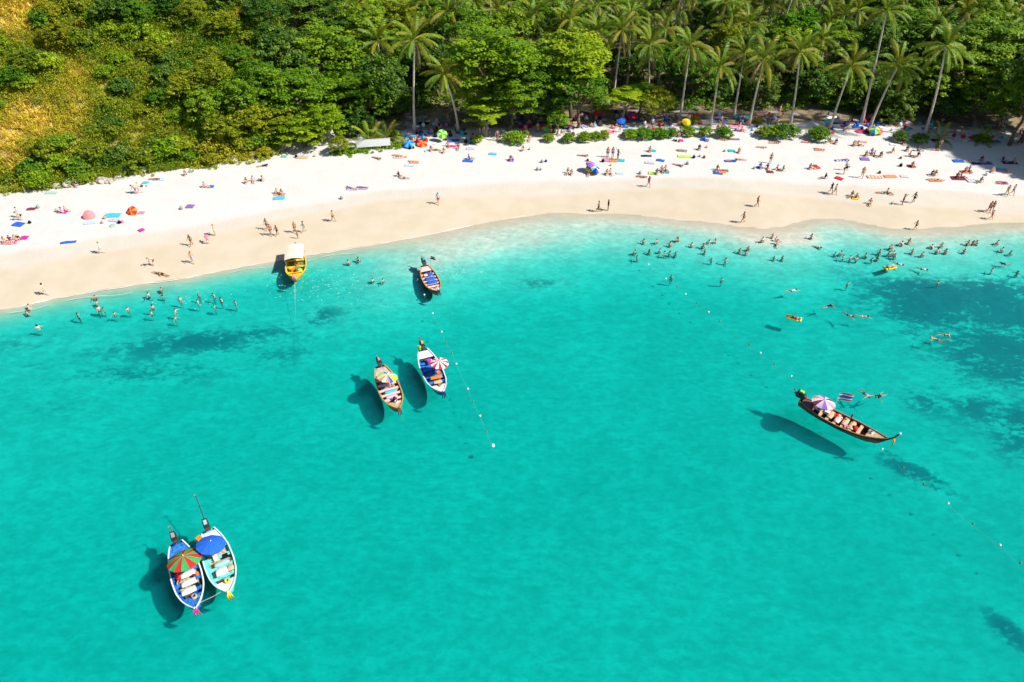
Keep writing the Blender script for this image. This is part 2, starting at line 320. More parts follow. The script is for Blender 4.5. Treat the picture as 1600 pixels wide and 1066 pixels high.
# ------------------------------------------------------------------ leaves
def leaf_cards(C, U, W, L, B):
    """quads: centre, long axis, side axis, length, breadth"""
    u = U * (L / 2)[:, None]; w = W * (B / 2)[:, None]
    V = np.stack([C - u, C + w, C + u, C - w], 1).reshape(-1, 3); Q = np.arange(len(C) * 4).reshape(-1, 4); return V, Q
def rand_unit(n):
    v = rng.normal(size=(n, 3)); return v / np.linalg.norm(v, axis=1)[:, None]
def clump_leaves(centres, radii, per, lsize, flat=.35, up=.75, tcl=None, jit=.16):
    n = len(centres) * per; ci = np.repeat(np.arange(len(centres)), per)
    o = rand_unit(n) * rng.uniform(.25, 1, n)[:, None] ** .6; o[:, 2] *= flat
    C = centres[ci] + o * radii[ci][:, None]
    nr = rand_unit(n) * (1 - up) + np.array([0, 0, up]) + o * .35; nr /= np.linalg.norm(nr, axis=1)[:, None]
    a = rand_unit(n); U = a - nr * (a * nr).sum(1)[:, None]; U /= np.linalg.norm(U, axis=1)[:, None]; W = np.cross(nr, U)
    L = lsize * rng.uniform(.7, 1.35, n); V, Q = leaf_cards(C, U, W, L, L * rng.uniform(.5, .75, n))
    t = (tcl[ci] if tcl is not None else .5) + rng.normal(0, jit, n)
    return V, Q, np.repeat(np.clip(t, 0, 1), 4)
def crown_mesh(name, n_clump, per, lsize, rz=.8, tiers=0, flat=.35, cr=(.16, .28), up=.75):
    """crown of unit radius centred on the origin"""
    p = rand_unit(n_clump); p[:, 2] = np.where(p[:, 2] < -.35, -p[:, 2] * .7, p[:, 2]); r = rng.uniform(.45, .98, n_clump) ** .55
    lob = 1 + .16 * np.sin(3 * np.arctan2(p[:, 1], p[:, 0]) + rng.uniform(0, 6)) + .1 * np.sin(5 * np.arctan2(p[:, 1], p[:, 0]) + rng.uniform(0, 6))
    c = p * r[:, None]; c[:, :2] *= lob[:, None]; c[:, 2] *= rz
    if tiers: c[:, 2] = np.round(c[:, 2] * tiers / 2 + rng.normal(0, .25, n_clump)) / tiers * 2 + rng.normal(0, .06, n_clump)
    rad = rng.uniform(*cr, n_clump); V, Q, t = clump_leaves(c, rad, per, lsize, flat, up, np.clip(rng.normal(.45, .22, n_clump), 0, 1))
    return arr_mesh(name, V, Q, t)
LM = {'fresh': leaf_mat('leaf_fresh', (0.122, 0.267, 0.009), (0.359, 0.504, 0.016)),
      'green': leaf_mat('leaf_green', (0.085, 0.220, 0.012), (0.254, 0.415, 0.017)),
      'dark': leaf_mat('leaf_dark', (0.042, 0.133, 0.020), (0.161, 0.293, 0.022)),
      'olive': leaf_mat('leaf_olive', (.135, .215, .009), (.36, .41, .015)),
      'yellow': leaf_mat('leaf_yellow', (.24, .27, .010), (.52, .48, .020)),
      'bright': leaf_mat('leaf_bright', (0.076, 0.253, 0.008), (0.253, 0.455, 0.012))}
CROWN = [crown_mesh('crown', 200, 50, .084, .85, tiers=7, flat=.38, cr=(.13, .24), up=.72) for _ in range(4)] + \
        [crown_mesh('crown', 170, 42, .085, .85, flat=.5, cr=(.13, .22), up=.6) for _ in range(3)] + \
        [crown_mesh('crown', 110, 42, .12, .7, tiers=5, flat=.2, cr=(.18, .30), up=.85) for _ in range(2)]
SHRUB = [crown_mesh('foliage', 75, 34, .16, .75, flat=.6, cr=(.2, .34), up=.5) for _ in range(4)]
BARK = mat('bark_brown', (.13, .10, .07), .9, .35, 3.0, .1, bump=.4); BARKG = mat('bark_grey', (.33, .29, .24), .9, .25, 4.0, .1, bump=.3); PALMB = mat('bark_palm', (.50, .45, .38), .9, .22, 5.0, .1, bump=.3)
def limb_pts(a, b, n, wob):
    a, b = np.array(a, float), np.array(b, float); t = np.linspace(0, 1, n)[:, None]; p = a + (b - a) * t; p[1:-1] += rng.normal(0, wob, (n - 2, 3)); return p
def tree(name, base, top, rad, rz, crown_i, leaf, bark=BARK, lean=None, tr=None, limbs=6):
    """base: ground point; top: centre of the crown"""
    base = np.array(base, float); top = np.array(top, float); e = empty(name, base); rel = top - base; tr = tr or .035 * rad + .10
    mb = MB(); fork = rel * .62; fork[2] = max(rel[2] - rad * .75, rel[2] * .45)
    pts = limb_pts((0, 0, -.4), fork, 5, .05 * rad); mb.tube(pts, np.linspace(tr * 1.3, tr * .75, 5), 8)
    for k in range(limbs):
        a = k * 2 * math.pi / limbs + rng.uniform(-.4, .4); q = rng.uniform(.45, .8)
        tip = rel + np.array([math.cos(a) * rad * q, math.sin(a) * rad * q, rad * rz * rng.uniform(-.25, .45)])
        mb.tube(limb_pts(fork, tip, 4, .06 * rad), [tr * .62, tr * .45, tr * .28, tr * .1], 6)
    mb.build('trunk', bark, e, True)
    c = obj('crown', CROWN[crown_i], e, LM[leaf], loc=rel, rot=(0, 0, rng.uniform(0, 6.28)), scale=(rad, rad, rad * rz / .85)); return e
def shrub(name, base, rad, h, leaf, k=None):
    e = empty(name, np.array(base) - np.array([0, 0, .05])); mb = MB()
    for i in range(6):
        a = i * 1.05 + rng.uniform(-.3, .3); mb.tube(limb_pts((rng.normal(0, .05), rng.normal(0, .05), -.1), (math.cos(a) * rad * .6, math.sin(a) * rad * .6, h * rng.uniform(.6, .9)), 3, .05), [.035, .025, .01], 5)
    mb.build('stem', BARK, e, True)
    obj('foliage', SHRUB[rng.integers(4) if k is None else k], e, LM[leaf], loc=(0, 0, h * .45), rot=(0, 0, rng.uniform(0, 6.28)), scale=(rad, rad, h * .72)); return e

# ------------------------------------------------------------------ coconut palms
def frond_mesh(L, rise, droop, n=26, wl=.62):
    V, Q, T = [], [], []
    t = np.linspace(0, 1, n + 1); x = L * (t - .12 * droop * t ** 3); z = rise * L * t * (1 - t * .55) - droop * L * t ** 2.3 * .62
    pts = np.stack([x, 0 * x, z], 1)
    for i in range(n):
        r0 = .045 * (1 - t[i]) + .008; r1 = .045 * (1 - t[i + 1]) + .008; o = len(V)
        for p, r in ((pts[i], r0), (pts[i + 1], r1)): V += [p + [0, r, 0], p + [0, 0, r], p + [0, -r, 0], p + [0, 0, -r]]
        for k in range(4): Q.append((o + k, o + (k + 1) % 4, o + 4 + (k + 1) % 4, o + 4 + k))
        T += [.95] * 8
        if t[i] < .13: continue
        ll = wl * L * .27 * (math.sin(math.pi * min(1, (t[i] - .08) * 1.02)) ** .55 + .18); ax = (pts[i + 1] - pts[i]); ax /= np.linalg.norm(ax)
        for s in (-1, 1):
            for j in range(2):
                b = pts[i] + (pts[i + 1] - pts[i]) * j * .5
                dr = ax * .70 + np.array([0, s * .72, -.18 - .30 * droop + rng.normal(0, .1)]); dr /= np.linalg.norm(dr)
                l = ll * rng.uniform(.85, 1.12); mid = b + dr * l * .55; end = b + dr * l + np.array([0, 0, -.18 * l - .12 * l * droop]); wv = ax * .032
                o = len(V); V += [b - wv * .7, b + wv * .7, mid + wv, mid - wv, end + wv * .15, end - wv * .15]; Q += [(o, o + 1, o + 2, o + 3), (o + 3, o + 2, o + 4, o + 5)]
                tv = np.clip(.45 + rng.normal(0, .2), 0, 1); T += [tv] * 6
    return arr_mesh('frond', np.array(V), np.array(Q), np.array(T))
FROND = {'up': [frond_mesh(4.2, .7, .22), frond_mesh(4.0, .55, .3)], 'mid': [frond_mesh(4.5, .34, .48), frond_mesh(4.4, .25, .6)], 'low': [frond_mesh(4.2, .05, .72), frond_mesh(4.0, -.08, .85)]}
PALM = leaf_mat('palm_leaf', (.085, .20, .014), (.27, .37, .02), .25); PALMY = leaf_mat('palm_leaf_yellow', (.16, .20, .012), (.33, .31, .02), .25); PALMD = leaf_mat('palm_leaf_dead', (.13, .085, .035), (.24, .165, .07), .15)
NUT = mat('coconut', (.16, .17, .04), .6, .3)
nutm = MB()
for k in range(7): nutm.ball((.26 * math.cos(k * .9), .26 * math.sin(k * .9), -.25 - .12 * (k % 2)), (.13, .13, .16), 7, 5)
nutm = nutm.mesh('coconuts', [NUT], True)
def palm(name, base, top, size=1.0, nf=26, dead=1, trunk=True):
    base = np.array(base, float); top = np.array(top, float); e = empty(name, base); rel = top - base
    if trunk:
        t = np.linspace(0, 1, 14)[:, None]; hz = rel * [1, 1, 0]; bend = rng.uniform(.1, .45)
        p = np.concatenate([hz[:2] * (t ** (1 + bend * 1.6)), rel[2] * t], 1); p[0, 2] = -.4
        H = rel[2]; mb = MB(); r = [(.17 + .16 * math.exp(-q * 9) - .05 * q) * (.9 + .012 * H) for q in np.linspace(0, 1, 14)]; mb.tube(p, r, 9); mb.build('trunk', PALMB, e, True)
        if rng.random() < .6: obj('coconuts', nutm, e, NUT, loc=rel, scale=size)
    a0 = rng.uniform(0, 6.28)
    for k in range(nf):
        q = k / nf; kind = 'up' if q < .33 else 'mid' if q < .72 else 'low'
        az = a0 + k * 2.39996 + rng.normal(0, .12)
        m = PALM if rng.random() < .62 else PALMY
        if k >= nf - dead: m = PALMD; kind = 'low'
        o = obj('frond', FROND[kind][k % 2], e, m, loc=rel, scale=size * rng.uniform(.85, 1.1))
        tilt = {'up': R(-38), 'mid': R(-4), 'low': R(16)}[kind] + rng.normal(0, .14)
        o.rotation_euler = (rng.normal(0, .12), tilt, az)
    return e

# ------------------------------------------------------------------ forest
TREES = []   # (thing, x px)
def put_tree(cx, cyp, rpx, Y, ci, leaf, rz=.85, bark=BARK, basex=None, name='broadleaf_tree', tr=None):
    c = PY(cx, cyp, Y); dep = Y * FW[1] + (c[2] - CAM_H) * FW[2]; rad = rpx * dep / F
    bx = c[0] if basex is None else PY(basex, cyp, Y)[0]
    b = np.array([bx, Y, float(hgt(bx, Y))]); c[2] = max(c[2], b[2] + 1.2); return tree(name, b, c, rad, rz, ci, leaf, bark, tr=tr), cx
LOOK = {'fresh': 'light green', 'green': 'mid green', 'dark': 'dark green', 'olive': 'olive green', 'yellow': 'yellowish', 'bright': 'bright green'}
occupied = []
front = [  # crown x, y, radius (photo pixels), distance, crown kind, leaf, height ratio
    (765, 92, 66, 114, 0, 'fresh', .75), (735, 140, 40, 116, 1, 'fresh', .8), (800, 150, 46, 113, 2, 'green', .7), (760, 172, 34, 110.5, 7, 'fresh', .6), (838, 118, 44, 116, 3, 'green', .9),
    (893, 98, 62, 118, 0, 'fresh', .7), (905, 138, 44, 114, 4, 'green', .7), (858, 160, 36, 115, 5, 'dark', .7), (872, 186, 17, 111, 6, 'bright', .8),
    (978, 150, 27, 116, 7, 'fresh', .45), (1022, 158, 30, 117, 6, 'olive', .75), (1003, 142, 22, 118, 8, 'fresh', .5),
    (1085, 118, 38, 126, 4, 'green', .95), (1052, 95, 34, 128, 5, 'bright', 1.0), (930, 60, 36, 132, 5, 'green', .9),
    (540, 150, 58, 117, 1, 'fresh', .8), (500, 190, 40, 109, 0, 'fresh', .75), (455, 150, 55, 112, 2, 'green', .9), (470, 205, 34, 106, 8, 'fresh', .6), (430, 190, 38, 108, 3, 'olive', .8),
    (590, 130, 46, 120, 4, 'dark', .95), (560, 205, 30, 112, 5, 'dark', .9), (510, 90, 55, 122, 0, 'green', .9), (445, 90, 48, 119, 5, 'dark', 1.0), (570, 55, 50, 130, 3, 'green', .9), (480, 30, 50, 131, 1, 'dark', .9),
    (625, 90, 40, 126, 5, 'green', 1.), (650, 140, 40, 127, 6, 'dark', 1.), (530, 225, 16, 104, 6, 'olive', .8), (620, 175, 30, 119, 4, 'dark', .9),
    (1250, 45, 42, 136, 0, 'bright', .7), (1218, 62, 34, 132, 2, 'fresh', .7), (1190, 140, 32, 124, 5, 'dark', .9), (1270, 135, 40, 125, 4, 'dark', 1.), (1310, 140, 36, 124, 6, 'green', .9), (1350, 130, 44, 125, 1, 'dark', .9),
    (1400, 70, 50, 133, 2, 'green', .85), (1425, 40, 46, 138, 0, 'green', .8), (1400, 150, 44, 120, 5, 'dark', .8), (1445, 130, 46, 121, 3, 'green', .8), (1500, 110, 56, 121, 1, 'green', .8), (1550, 80, 60, 124, 0, 'green', .85),
    (1590, 130, 56, 118, 2, 'dark', .8), (1535, 150, 42, 116, 4, 'green', .75), (1480, 165, 30, 117, 5, 'dark', .8), (1580, 170, 34, 114, 6, 'green', .7), (1340, 175, 26, 121, 7, 'dark', .7), (1390, 180, 28, 117, 6, 'dark', .7),
    (1650, 110, 60, 108, 3, 'green', .8), (1700, 150, 66, 104, 0, 'green', .75), (1640, 160, 40, 111, 5, 'green', .7), (1760, 170, 62, 101, 1, 'green', .75), (1680, 60, 60, 122, 2, 'dark', .9), (1720, 190, 46, 99, 4, 'green', .7),
    (1130, 150, 26, 126, 6, 'dark', .9), (1000, 100, 34, 131, 5, 'dark', 1.), (870, 40, 44, 134, 3, 'green', .9), (720, 50, 46, 130, 5, 'green', .9), (800, 45, 42, 130, 4, 'fresh', .8), (680, 90, 36, 126, 4, 'dark', 1.)]
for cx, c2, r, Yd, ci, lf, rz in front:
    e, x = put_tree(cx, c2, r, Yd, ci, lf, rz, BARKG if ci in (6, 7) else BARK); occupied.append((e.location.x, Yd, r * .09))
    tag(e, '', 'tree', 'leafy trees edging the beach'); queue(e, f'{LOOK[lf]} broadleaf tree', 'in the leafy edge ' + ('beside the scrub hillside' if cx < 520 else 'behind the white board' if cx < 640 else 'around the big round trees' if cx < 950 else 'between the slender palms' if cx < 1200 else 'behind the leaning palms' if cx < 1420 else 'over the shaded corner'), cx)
for i, (x, y, hc, rd) in enumerate([(83.5, 102, 9, 3.6), (86, 98.5, 10, 3.4), (93, 97, 12, 3.8), (97, 101, 12, 4.2), (88, 105, 10, 4.2), (80, 107, 8.5, 4.2), (90, 101, 13, 3.6)]):
    b = (x, y, float(hgt(x, y))); e = tree('broadleaf_tree', b, (x, y, b[2] + hc), rd, .8, i % 7, 'green'); tag(e, '', 'tree', 'leafy trees edging the beach'); queue(e, 'mid green broadleaf tree', 'beyond the shaded corner', 1700 + x)
cand = 0
for Yd in np.arange(129, 186, 6.0):
    hw = (Yd * .766 + 30) * .78
    for X0 in np.arange(-36 if Yd < 165 else -60, hw, 6.6):
        x = X0 + rng.uniform(-1.8, 1.8); y = Yd + rng.uniform(-1.8, 1.8)
        if any((x - a) ** 2 + (y - b) ** 2 < (1.9 + .25 * c) ** 2 for a, b, c in occupied): continue
        z = float(hgt(x, y)); rad = rng.uniform(3.0, 5.2); hc = rng.uniform(4.5, 9.5); px, py = proj(x, y, z + hc)
        if py < -75: continue
        if x > -12 and rng.random() < .52 and Yd < 172:
            hp_ = rng.uniform(9, 13.5); e = palm('coconut_palm', (x, y, z), (x + rng.uniform(-.6, 1.4), y, z + hp_), rng.uniform(.85, 1.0), 20, 1); tag(e, '', 'palm', 'palms rising out of the wood'); queue(e, 'slender coconut palm', f'in the {["first", "second", "third", "fourth", "fifth", "sixth", "seventh", "eighth", "ninth", "tenth"][int((Yd - 129) / 6)]} line of the wood behind', px); continue
        lf = rng.choice(['green', 'dark', 'dark', 'fresh', 'olive', 'green'], p=[.3, .3, .1, .12, .08, .1]); ci = int(rng.integers(0, 9))
        e = tree('forest_tree', (x, y, z), (x, y, z + hc), rad, rng.uniform(.75, 1.0), ci, lf); tag(e, '', 'tree', 'trees of the wood behind the beach')
        k = int((Yd - 129) / 6); queue(e, f'{LOOK[lf]} tree', f'in the {["first", "second", "third", "fourth", "fifth", "sixth", "seventh", "eighth", "ninth", "tenth"][k]} line of the wood behind', px); cand += 1

palms = [  # crown px, base px, size
    (648, 62, 648, 206, 1.0), (693, 117, 716, 206, .85), (1015, 72, 1012, 172, 1.0), (1078, 72, 1062, 188, 1.0), (1125, 106, 1110, 196, .95), (1163, 84, 1146, 183, .9), (1193, 94, 1170, 196, .95), (1250, 82, 1235, 193, .95),
    (1330, 104, 1296, 202, 1.0), (1402, 104, 1360, 196, .95), (1478, 73, 1444, 211, 1.05), (972, 48, 957, 166, .9), (1385, 18, 1346, 192, .95), (985, 30, 980, 134, .8)]
for cx, c2, bx, by, s in palms:
    b = G(bx, by); Yc = b[1] - (3.2 if cx == 693 else rng.uniform(0, .8)); t = PY(cx, c2, Yc); e = palm('coconut_palm', b, t, s); tag(e, '', 'palm', 'tall palms along the top of the beach'); queue(e, 'tall coconut palm with bare trunk', 'along the top of the sand', cx)
bpalms = [(835, 22, 131, 1.0), (880, 42, 130, 1.), (925, 55, 129, .9), (1145, 28, 134, 1.0), (1060, 12, 137, 1.), (1205, 8, 141, 1.), (1320, 22, 139, 1.), (1462, 42, 130, 1.0), (1530, 12, 138, 1.), (1575, 30, 135, 1.), (700, 18, 131, 1.), (780, 18, 135, 1.), (740, 0, 141, 1.), (590, 66, 124, .95), (635, 20, 136, 1.), (1010, 20, 137, 1.), (1240, -8, 147, 1.), (1290, 2, 143, 1.), (1110, -4, 146, 1.), (955, 8, 141, .95), (900, -6, 146, 1.), (845, -14, 151, 1.), (1420, -2, 145, 1.), (1350, -14, 151, 1.), (1490, -6, 147, 1.), (1560, -12, 150, 1.), (660, -6, 146, 1.), (560, 6, 135, .9), (1170, 36, 133, .9), (520, -8, 145, 1.), (1590, 70, 126, .9), (800, -10, 150, 1.), (1285, 62, 127, .85), (1040, 46, 131, .9)]
for cx, c2, Yd, s in bpalms:
    t = PY(cx, c2, Yd); bx = t[0] + rng.uniform(-1.2, .6); b = (bx, Yd, float(hgt(bx, Yd))); t[2] = max(t[2], b[2] + 5)
    e = palm('coconut_palm', b, t, s, 22, 1); tag(e, '', 'palm', 'palms rising out of the wood'); queue(e, 'coconut palm crown', 'rising out of the wood behind the beach', cx)
for cx, by, s, lb in [(577, 226, .9, 'young palm with arching yellow-green fronds behind the white board'), (606, 222, .8, 'young palm right of the arching one, behind the white board'), (430, 95, .7, 'small stemless palm high in the leafy gully'), (1466, 222, .7, 'young palm in the shaded corner of the sand'), (455, 70, .75, 'stemless palm at the head of the gully beside dark trees'), (1545, 200, .6, 'small palm under the trees at the shaded corner')]:
    b = G(cx, by) if by > 200 else None
    if b is None: t = PY(cx, by, 108); b = np.array([t[0], 108, float(hgt(t[0], 108))])
    e = palm('young_palm', b, b + np.array([0, 0, .5]), s, 15, 1, trunk=False); tag(e, lb, 'palm', 'young palms')

# ------------------------------------------------------------------ hillside cover
def hill_points(n):
    x = rng.uniform(-135, -33, n); t = rng.uniform(0.3, 62, n); y = VEG(x) + t
    z = hgt(x, y); px, py = proj(x, y, z); ok = (px > -60) & (px < 440) & (py > -45); return x[ok], y[ok], z[ok], px[ok], py[ok]
def gold(px, py, x, y):
    g = np.zeros_like(px)
    for a, b, rx, ry, s in [(60, 185, 80, 50, 1.), (10, 215, 50, 45, 1.), (25, 25, 65, 40, .9), (135, 120, 55, 40, .75), (215, 205, 60, 25, .5), (350, 250, 60, 12, .7), (130, 155, 60, 35, .75), (20, 255, 30, 30, .8), (90, 75, 60, 30, .5), (590, 20, 20, 25, 1)]:
        g = np.maximum(g, s * np.exp(-((px - a) / rx) ** 2 - ((py - b) / ry) ** 2))
    return .92 * g + .34 * noise(x, y, 2.6, 6) - .06
GRASS = leaf_mat('dry_grass', (.27, .38, .013), (.82, .67, .09), .3)
x, y, z, px, py = hill_points(30000); g = gold(px, py, x, y); n = len(x); nb = 11
ci = np.repeat(np.arange(n), nb); m = len(ci); az = rng.uniform(0, 6.28, m); le = rng.uniform(.55, 1.35, m); tl = rng.uniform(.25, 1.0, m)
hor = np.stack([np.cos(az), np.sin(az), 0 * az], 1); base = np.stack([x[ci], y[ci], z[ci] - .05], 1) + hor * rng.uniform(0, .3, m)[:, None]
mid = base + hor * (le * tl * .35)[:, None]; mid[:, 2] += le * .62; tip = base + hor * (le * tl * .95)[:, None]; tip[:, 2] += le * (1.05 - .55 * tl)
sd = np.stack([-np.sin(az), np.cos(az), 0 * az], 1) * rng.uniform(.03, .06, m)[:, None]
V = np.stack([base - sd, base + sd, mid + sd, mid - sd, tip + sd * .15, tip - sd * .15], 1).reshape(-1, 3); o = np.arange(m)[:, None] * 6
Q = np.concatenate([o + [0, 1, 2, 3], o + [3, 2, 4, 5]]); tt = np.clip(.1 + .85 * sstep(.05, .75, g), 0, 1)[ci] + rng.normal(0, .06, m)
hg = obj('hillside_grass', arr_mesh('hillside_grass', V, Q, np.repeat(np.clip(tt, 0, 1), 6)), None, GRASS); tag(hg, 'long golden and green grass over the steep hillside', 'grass', kind='stuff')
x, y, z, px, py = hill_points(10500); g = gold(px, py, x, y) + rng.normal(0, .12, len(x)); keep = rng.random(len(x)) < np.clip(1.0 - 1.05 * sstep(.3, .9, g), .18, 1); x, y, z, g = x[keep], y[keep], z[keep], g[keep]
rad = rng.uniform(.5, 1.25, len(x)); cen = np.stack([x, y, z + .5 * rad], 1)
V, Q, t = clump_leaves(cen, rad, 56, .24, .75, .45, np.clip(.25 + .75 * g + rng.normal(0, .10, len(x)), 0, 1), .06)
bx_, by_, bz_, bpx, bpy_ = hill_points(2600); bg_ = gold(bpx, bpy_, bx_, by_) + .18 * noise(bx_, by_, 1.5, 1) - .25 * sstep(140, 330, bpx); kp = rng.random(len(bx_)) < np.clip(.75 - .9 * sstep(.1, .75, bg_), .10, 1); bx_, by_, bz_, bg_ = bx_[kp], by_[kp], bz_[kp], bg_[kp]
br = rng.uniform(1.0, 2.1, len(bx_)); V2, Q2, t2 = clump_leaves(np.stack([bx_, by_, bz_ + .55 * br], 1), br, 260, .24, .7, .4, np.clip(.18 + .7 * bg_ + rng.normal(0, .20, len(bx_)), 0, 1), .06)
V, Q, t = np.concatenate([V, V2]), np.concatenate([Q, Q2 + len(V)]), np.concatenate([t, t2])
SCR = leaf_mat('scrub_leaf', (.085, .21, .008), (.58, .52, .022), .3)
hs = obj('hillside_scrub', arr_mesh('hillside_scrub', V, Q, t), None, SCR); tag(hs, 'low yellow-green scrub mixed through the hillside grass', 'scrub', kind='stuff')
# undergrowth of the wood
x = rng.uniform(-60, 125, 6500); y = np.where(rng.random(6500) < .12, rng.uniform(121, 128, 6500), rng.uniform(126, 190, 6500)); z = hgt(x, y); px, py = proj(x, y, z); ok = (py > -60) & (px < 1700) & (x > -45); x, y, z = x[ok], y[ok], z[ok]
rad = rng.uniform(.5, 1.2, len(x)); V, Q, t = clump_leaves(np.stack([x, y, z + .55 * rad], 1), rad, 26, .42, .8, .5, rng.uniform(.1, .7, len(x)))
ug = obj('undergrowth', arr_mesh('undergrowth', V, Q, t), None, LM['green']); tag(ug, 'dark green undergrowth on the floor of the wood', 'undergrowth', kind='stuff')

def hp(px, py):                              # hillside point: march the ray until it meets the ground
    d = ray(px, py); d = d / np.linalg.norm(d); s = np.arange(60, 260, .4); q = np.array([0, 0, CAM_H]) + d * s[:, None]; h = hgt(q[:, 0], q[:, 1]); i = int(np.argmax(q[:, 2] < h)); return np.array([q[i, 0], q[i, 1], h[i]])
hillp = [(330, 120, 34, 'olive', 0), (290, 135, 30, 'olive', 2), (370, 150, 36, 'fresh', 1), (320, 165, 34, 'green', 3), (395, 190, 34, 'olive', 0), (350, 200, 30, 'olive', 7), (250, 155, 22, 'green', 6), (400, 120, 30, 'green', 5), (180, 12, 32, 'dark', 5), (215, 25, 30, 'green', 3), (150, 28, 20, 'green', 0), (265, 8, 26, 'dark', 4), (300, 20, 24, 'olive', 5), (75, 20, 22, 'yellow', 8), (90, 55, 26, 'yellow', 7), (40, 95, 24, 'olive', 4), (20, 120, 22, 'green', 6), (350, 40, 26, 'olive', 6), (375, 90, 24, 'green', 5), (240, 80, 22, 'olive', 4), (410, 20, 34, 'dark', 4), (420, 60, 30, 'dark', 5)]
for cx, c2, r, lf, ci in hillp:
    b = hp(cx, c2 + r * .8); Yd = b[1]; c = PY(cx, c2, Yd); dep = Yd * FW[1] + (c[2] - CAM_H) * FW[2]; rd = r * dep / F; c[2] = max(c[2], b[2] + .55 * rd)
    e = tree('hillside_tree', b, c, rd, .8, 4 + ci % 3, lf); tag(e, '', 'tree', 'small trees on the hillside'); queue(e, f'{LOOK[lf]} spreading tree', 'on the steep scrub hillside', cx)
x, y, z, px, py = hill_points(1500); g = gold(px, py, x, y); done = []
for i in range(len(x)):
    if py[i] < -20 or px[i] > 420 or px[i] < -20 or rng.random() < sstep(-.05, .35, g[i]) * .97 or len(done) >= 105: continue
    rd = rng.uniform(1.1, 2.5)
    if any((x[i] - a) ** 2 + (y[i] - b) ** 2 < (.75 * (rd + c)) ** 2 for a, b, c in done): continue
    done.append((x[i], y[i], rd)); lf = str(rng.choice(['olive', 'yellow', 'fresh', 'green', 'olive', 'dark'], p=[.30, .20, .22, .14, .08, .06]))
    e = shrub('hillside_bush', (x[i], y[i], z[i]), rd, rd * rng.uniform(1.1, 1.6), lf); tag(e, '', 'bush', 'bushes scattered over the hillside'); queue(e, f'{LOOK[lf]} bush', ('high' if py[i] < 70 else 'half way up' if py[i] < 150 else 'low') + ' on the steep hillside', px[i])
for cx, c2, r, lf in [(275, 232, 24, 'bright'), (300, 245, 14, 'bright'), (252, 245, 14, 'bright'), (-4, 168, 14, 'bright'), (60, 265, 22, 'green'), (95, 255, 22, 'fresh'), (125, 262, 20, 'green'), (150, 240, 22, 'olive'), (190, 240, 20, 'dark'), (225, 245, 16, 'dark'), (100, 225, 20, 'green'), (340, 235, 22, 'yellow'), (385, 225, 22, 'olive'), (330, 250, 14, 'yellow'), (20, 280, 14, 'olive'), (135, 278, 12, 'fresh'), (180, 205, 18, 'olive'), (415, 240, 12, 'yellow')]:
    b = hp(cx, c2 + r * .55); dep = b[1] * FW[1] + (b[2] - CAM_H) * FW[2]; rd = r * dep / F
    e = shrub('bush', b, rd, rd * 1.25, lf); tag(e, '', 'bush', 'rounded bushes at the foot of the hillside'); queue(e, f'{LOOK[lf]} rounded bush', 'on the lower hillside above the sand', cx)
for cx, by, w, h, lf in [(803, 222, 17, 15, 'bright'), (858, 221, 9, 12, 'fresh'), (888, 222, 10, 13, 'fresh'), (913, 220, 12, 13, 'fresh'), (930, 218, 9, 12, 'fresh'), (943, 216, 9, 12, 'fresh'), (985, 215, 13, 12, 'bright'), (1008, 215, 15, 14, 'bright'), (1032, 214, 15, 13, 'bright'), (1048, 213, 10, 12, 'green'), (1075, 212, 11, 14, 'fresh'), (1101, 212, 11, 14, 'fresh'), (1130, 214, 13, 16, 'bright'), (1200, 213, 17, 15, 'green'), (1225, 214, 20, 18, 'green'), (1278, 217, 18, 17, 'green'), (1405, 220, 13, 14, 'dark'), (1435, 224, 13, 14, 'dark'), (1085, 193, 8, 10, 'yellow'), (746, 223, 9, 12, 'fresh'), (1535, 221, 14, 10, 'olive'), (1185, 193, 8, 9, 'yellow'), (820, 214, 8, 10, 'olive'), (618, 216, 10, 12, 'green'), (875, 199, 10, 10, 'green')]:
    b = G(cx, by); dep = b[1] * FW[1] + (b[2] - CAM_H) * FW[2]; rd = w * dep / F
    e = shrub('beach_shrub', b, rd, h * dep / F * 1.05, lf); tag(e, '', 'shrub', 'low shrubs along the top of the sand'); queue(e, f'low {LOOK[lf]} shrub', 'along the top edge of the open sand', cx)
# creeping vines beside the board and dry grass at the sand edge
def ground_cover(name, pts, per, ls, m, label, cat, hh=.25):
    c = []
    for a, b, rx, ry, k in pts:
        for _ in range(k): q = G(a + rng.normal() * rx, b + rng.normal() * ry); c.append(q + [0, 0, hh * rng.uniform(.2, 1)])
    c = np.array(c); V, Q, t = clump_leaves(c, rng.uniform(.2, .45, len(c)), per, ls, .5, .5, rng.uniform(.2, .9, len(c))); o = obj(name, arr_mesh(name, V, Q, t), None, m); tag(o, label, cat, kind='stuff')
ground_cover('beach_vine', [(545, 236, 12, 3.2, 70), (565, 233, 10, 3, 50), (590, 230, 16, 2.5, 60), (618, 226, 9, 3, 50), (530, 241, 6, 1.5, 18)], 26, .26, LM['fresh'], 'bright creeping vines on the sand around the white board', 'vines')
ground_cover('shore_scrub', [(25, 296, 16, 3, 50), (70, 290, 20, 3, 50), (130, 282, 20, 3, 40), (200, 270, 20, 3, 35), (300, 261, 26, 2.5, 60), (360, 252, 25, 2.5, 60), (410, 246, 14, 3, 40)], 22, .24, SCR, 'ragged yellow-green growth where the hillside meets the sand', 'scrub', .35)

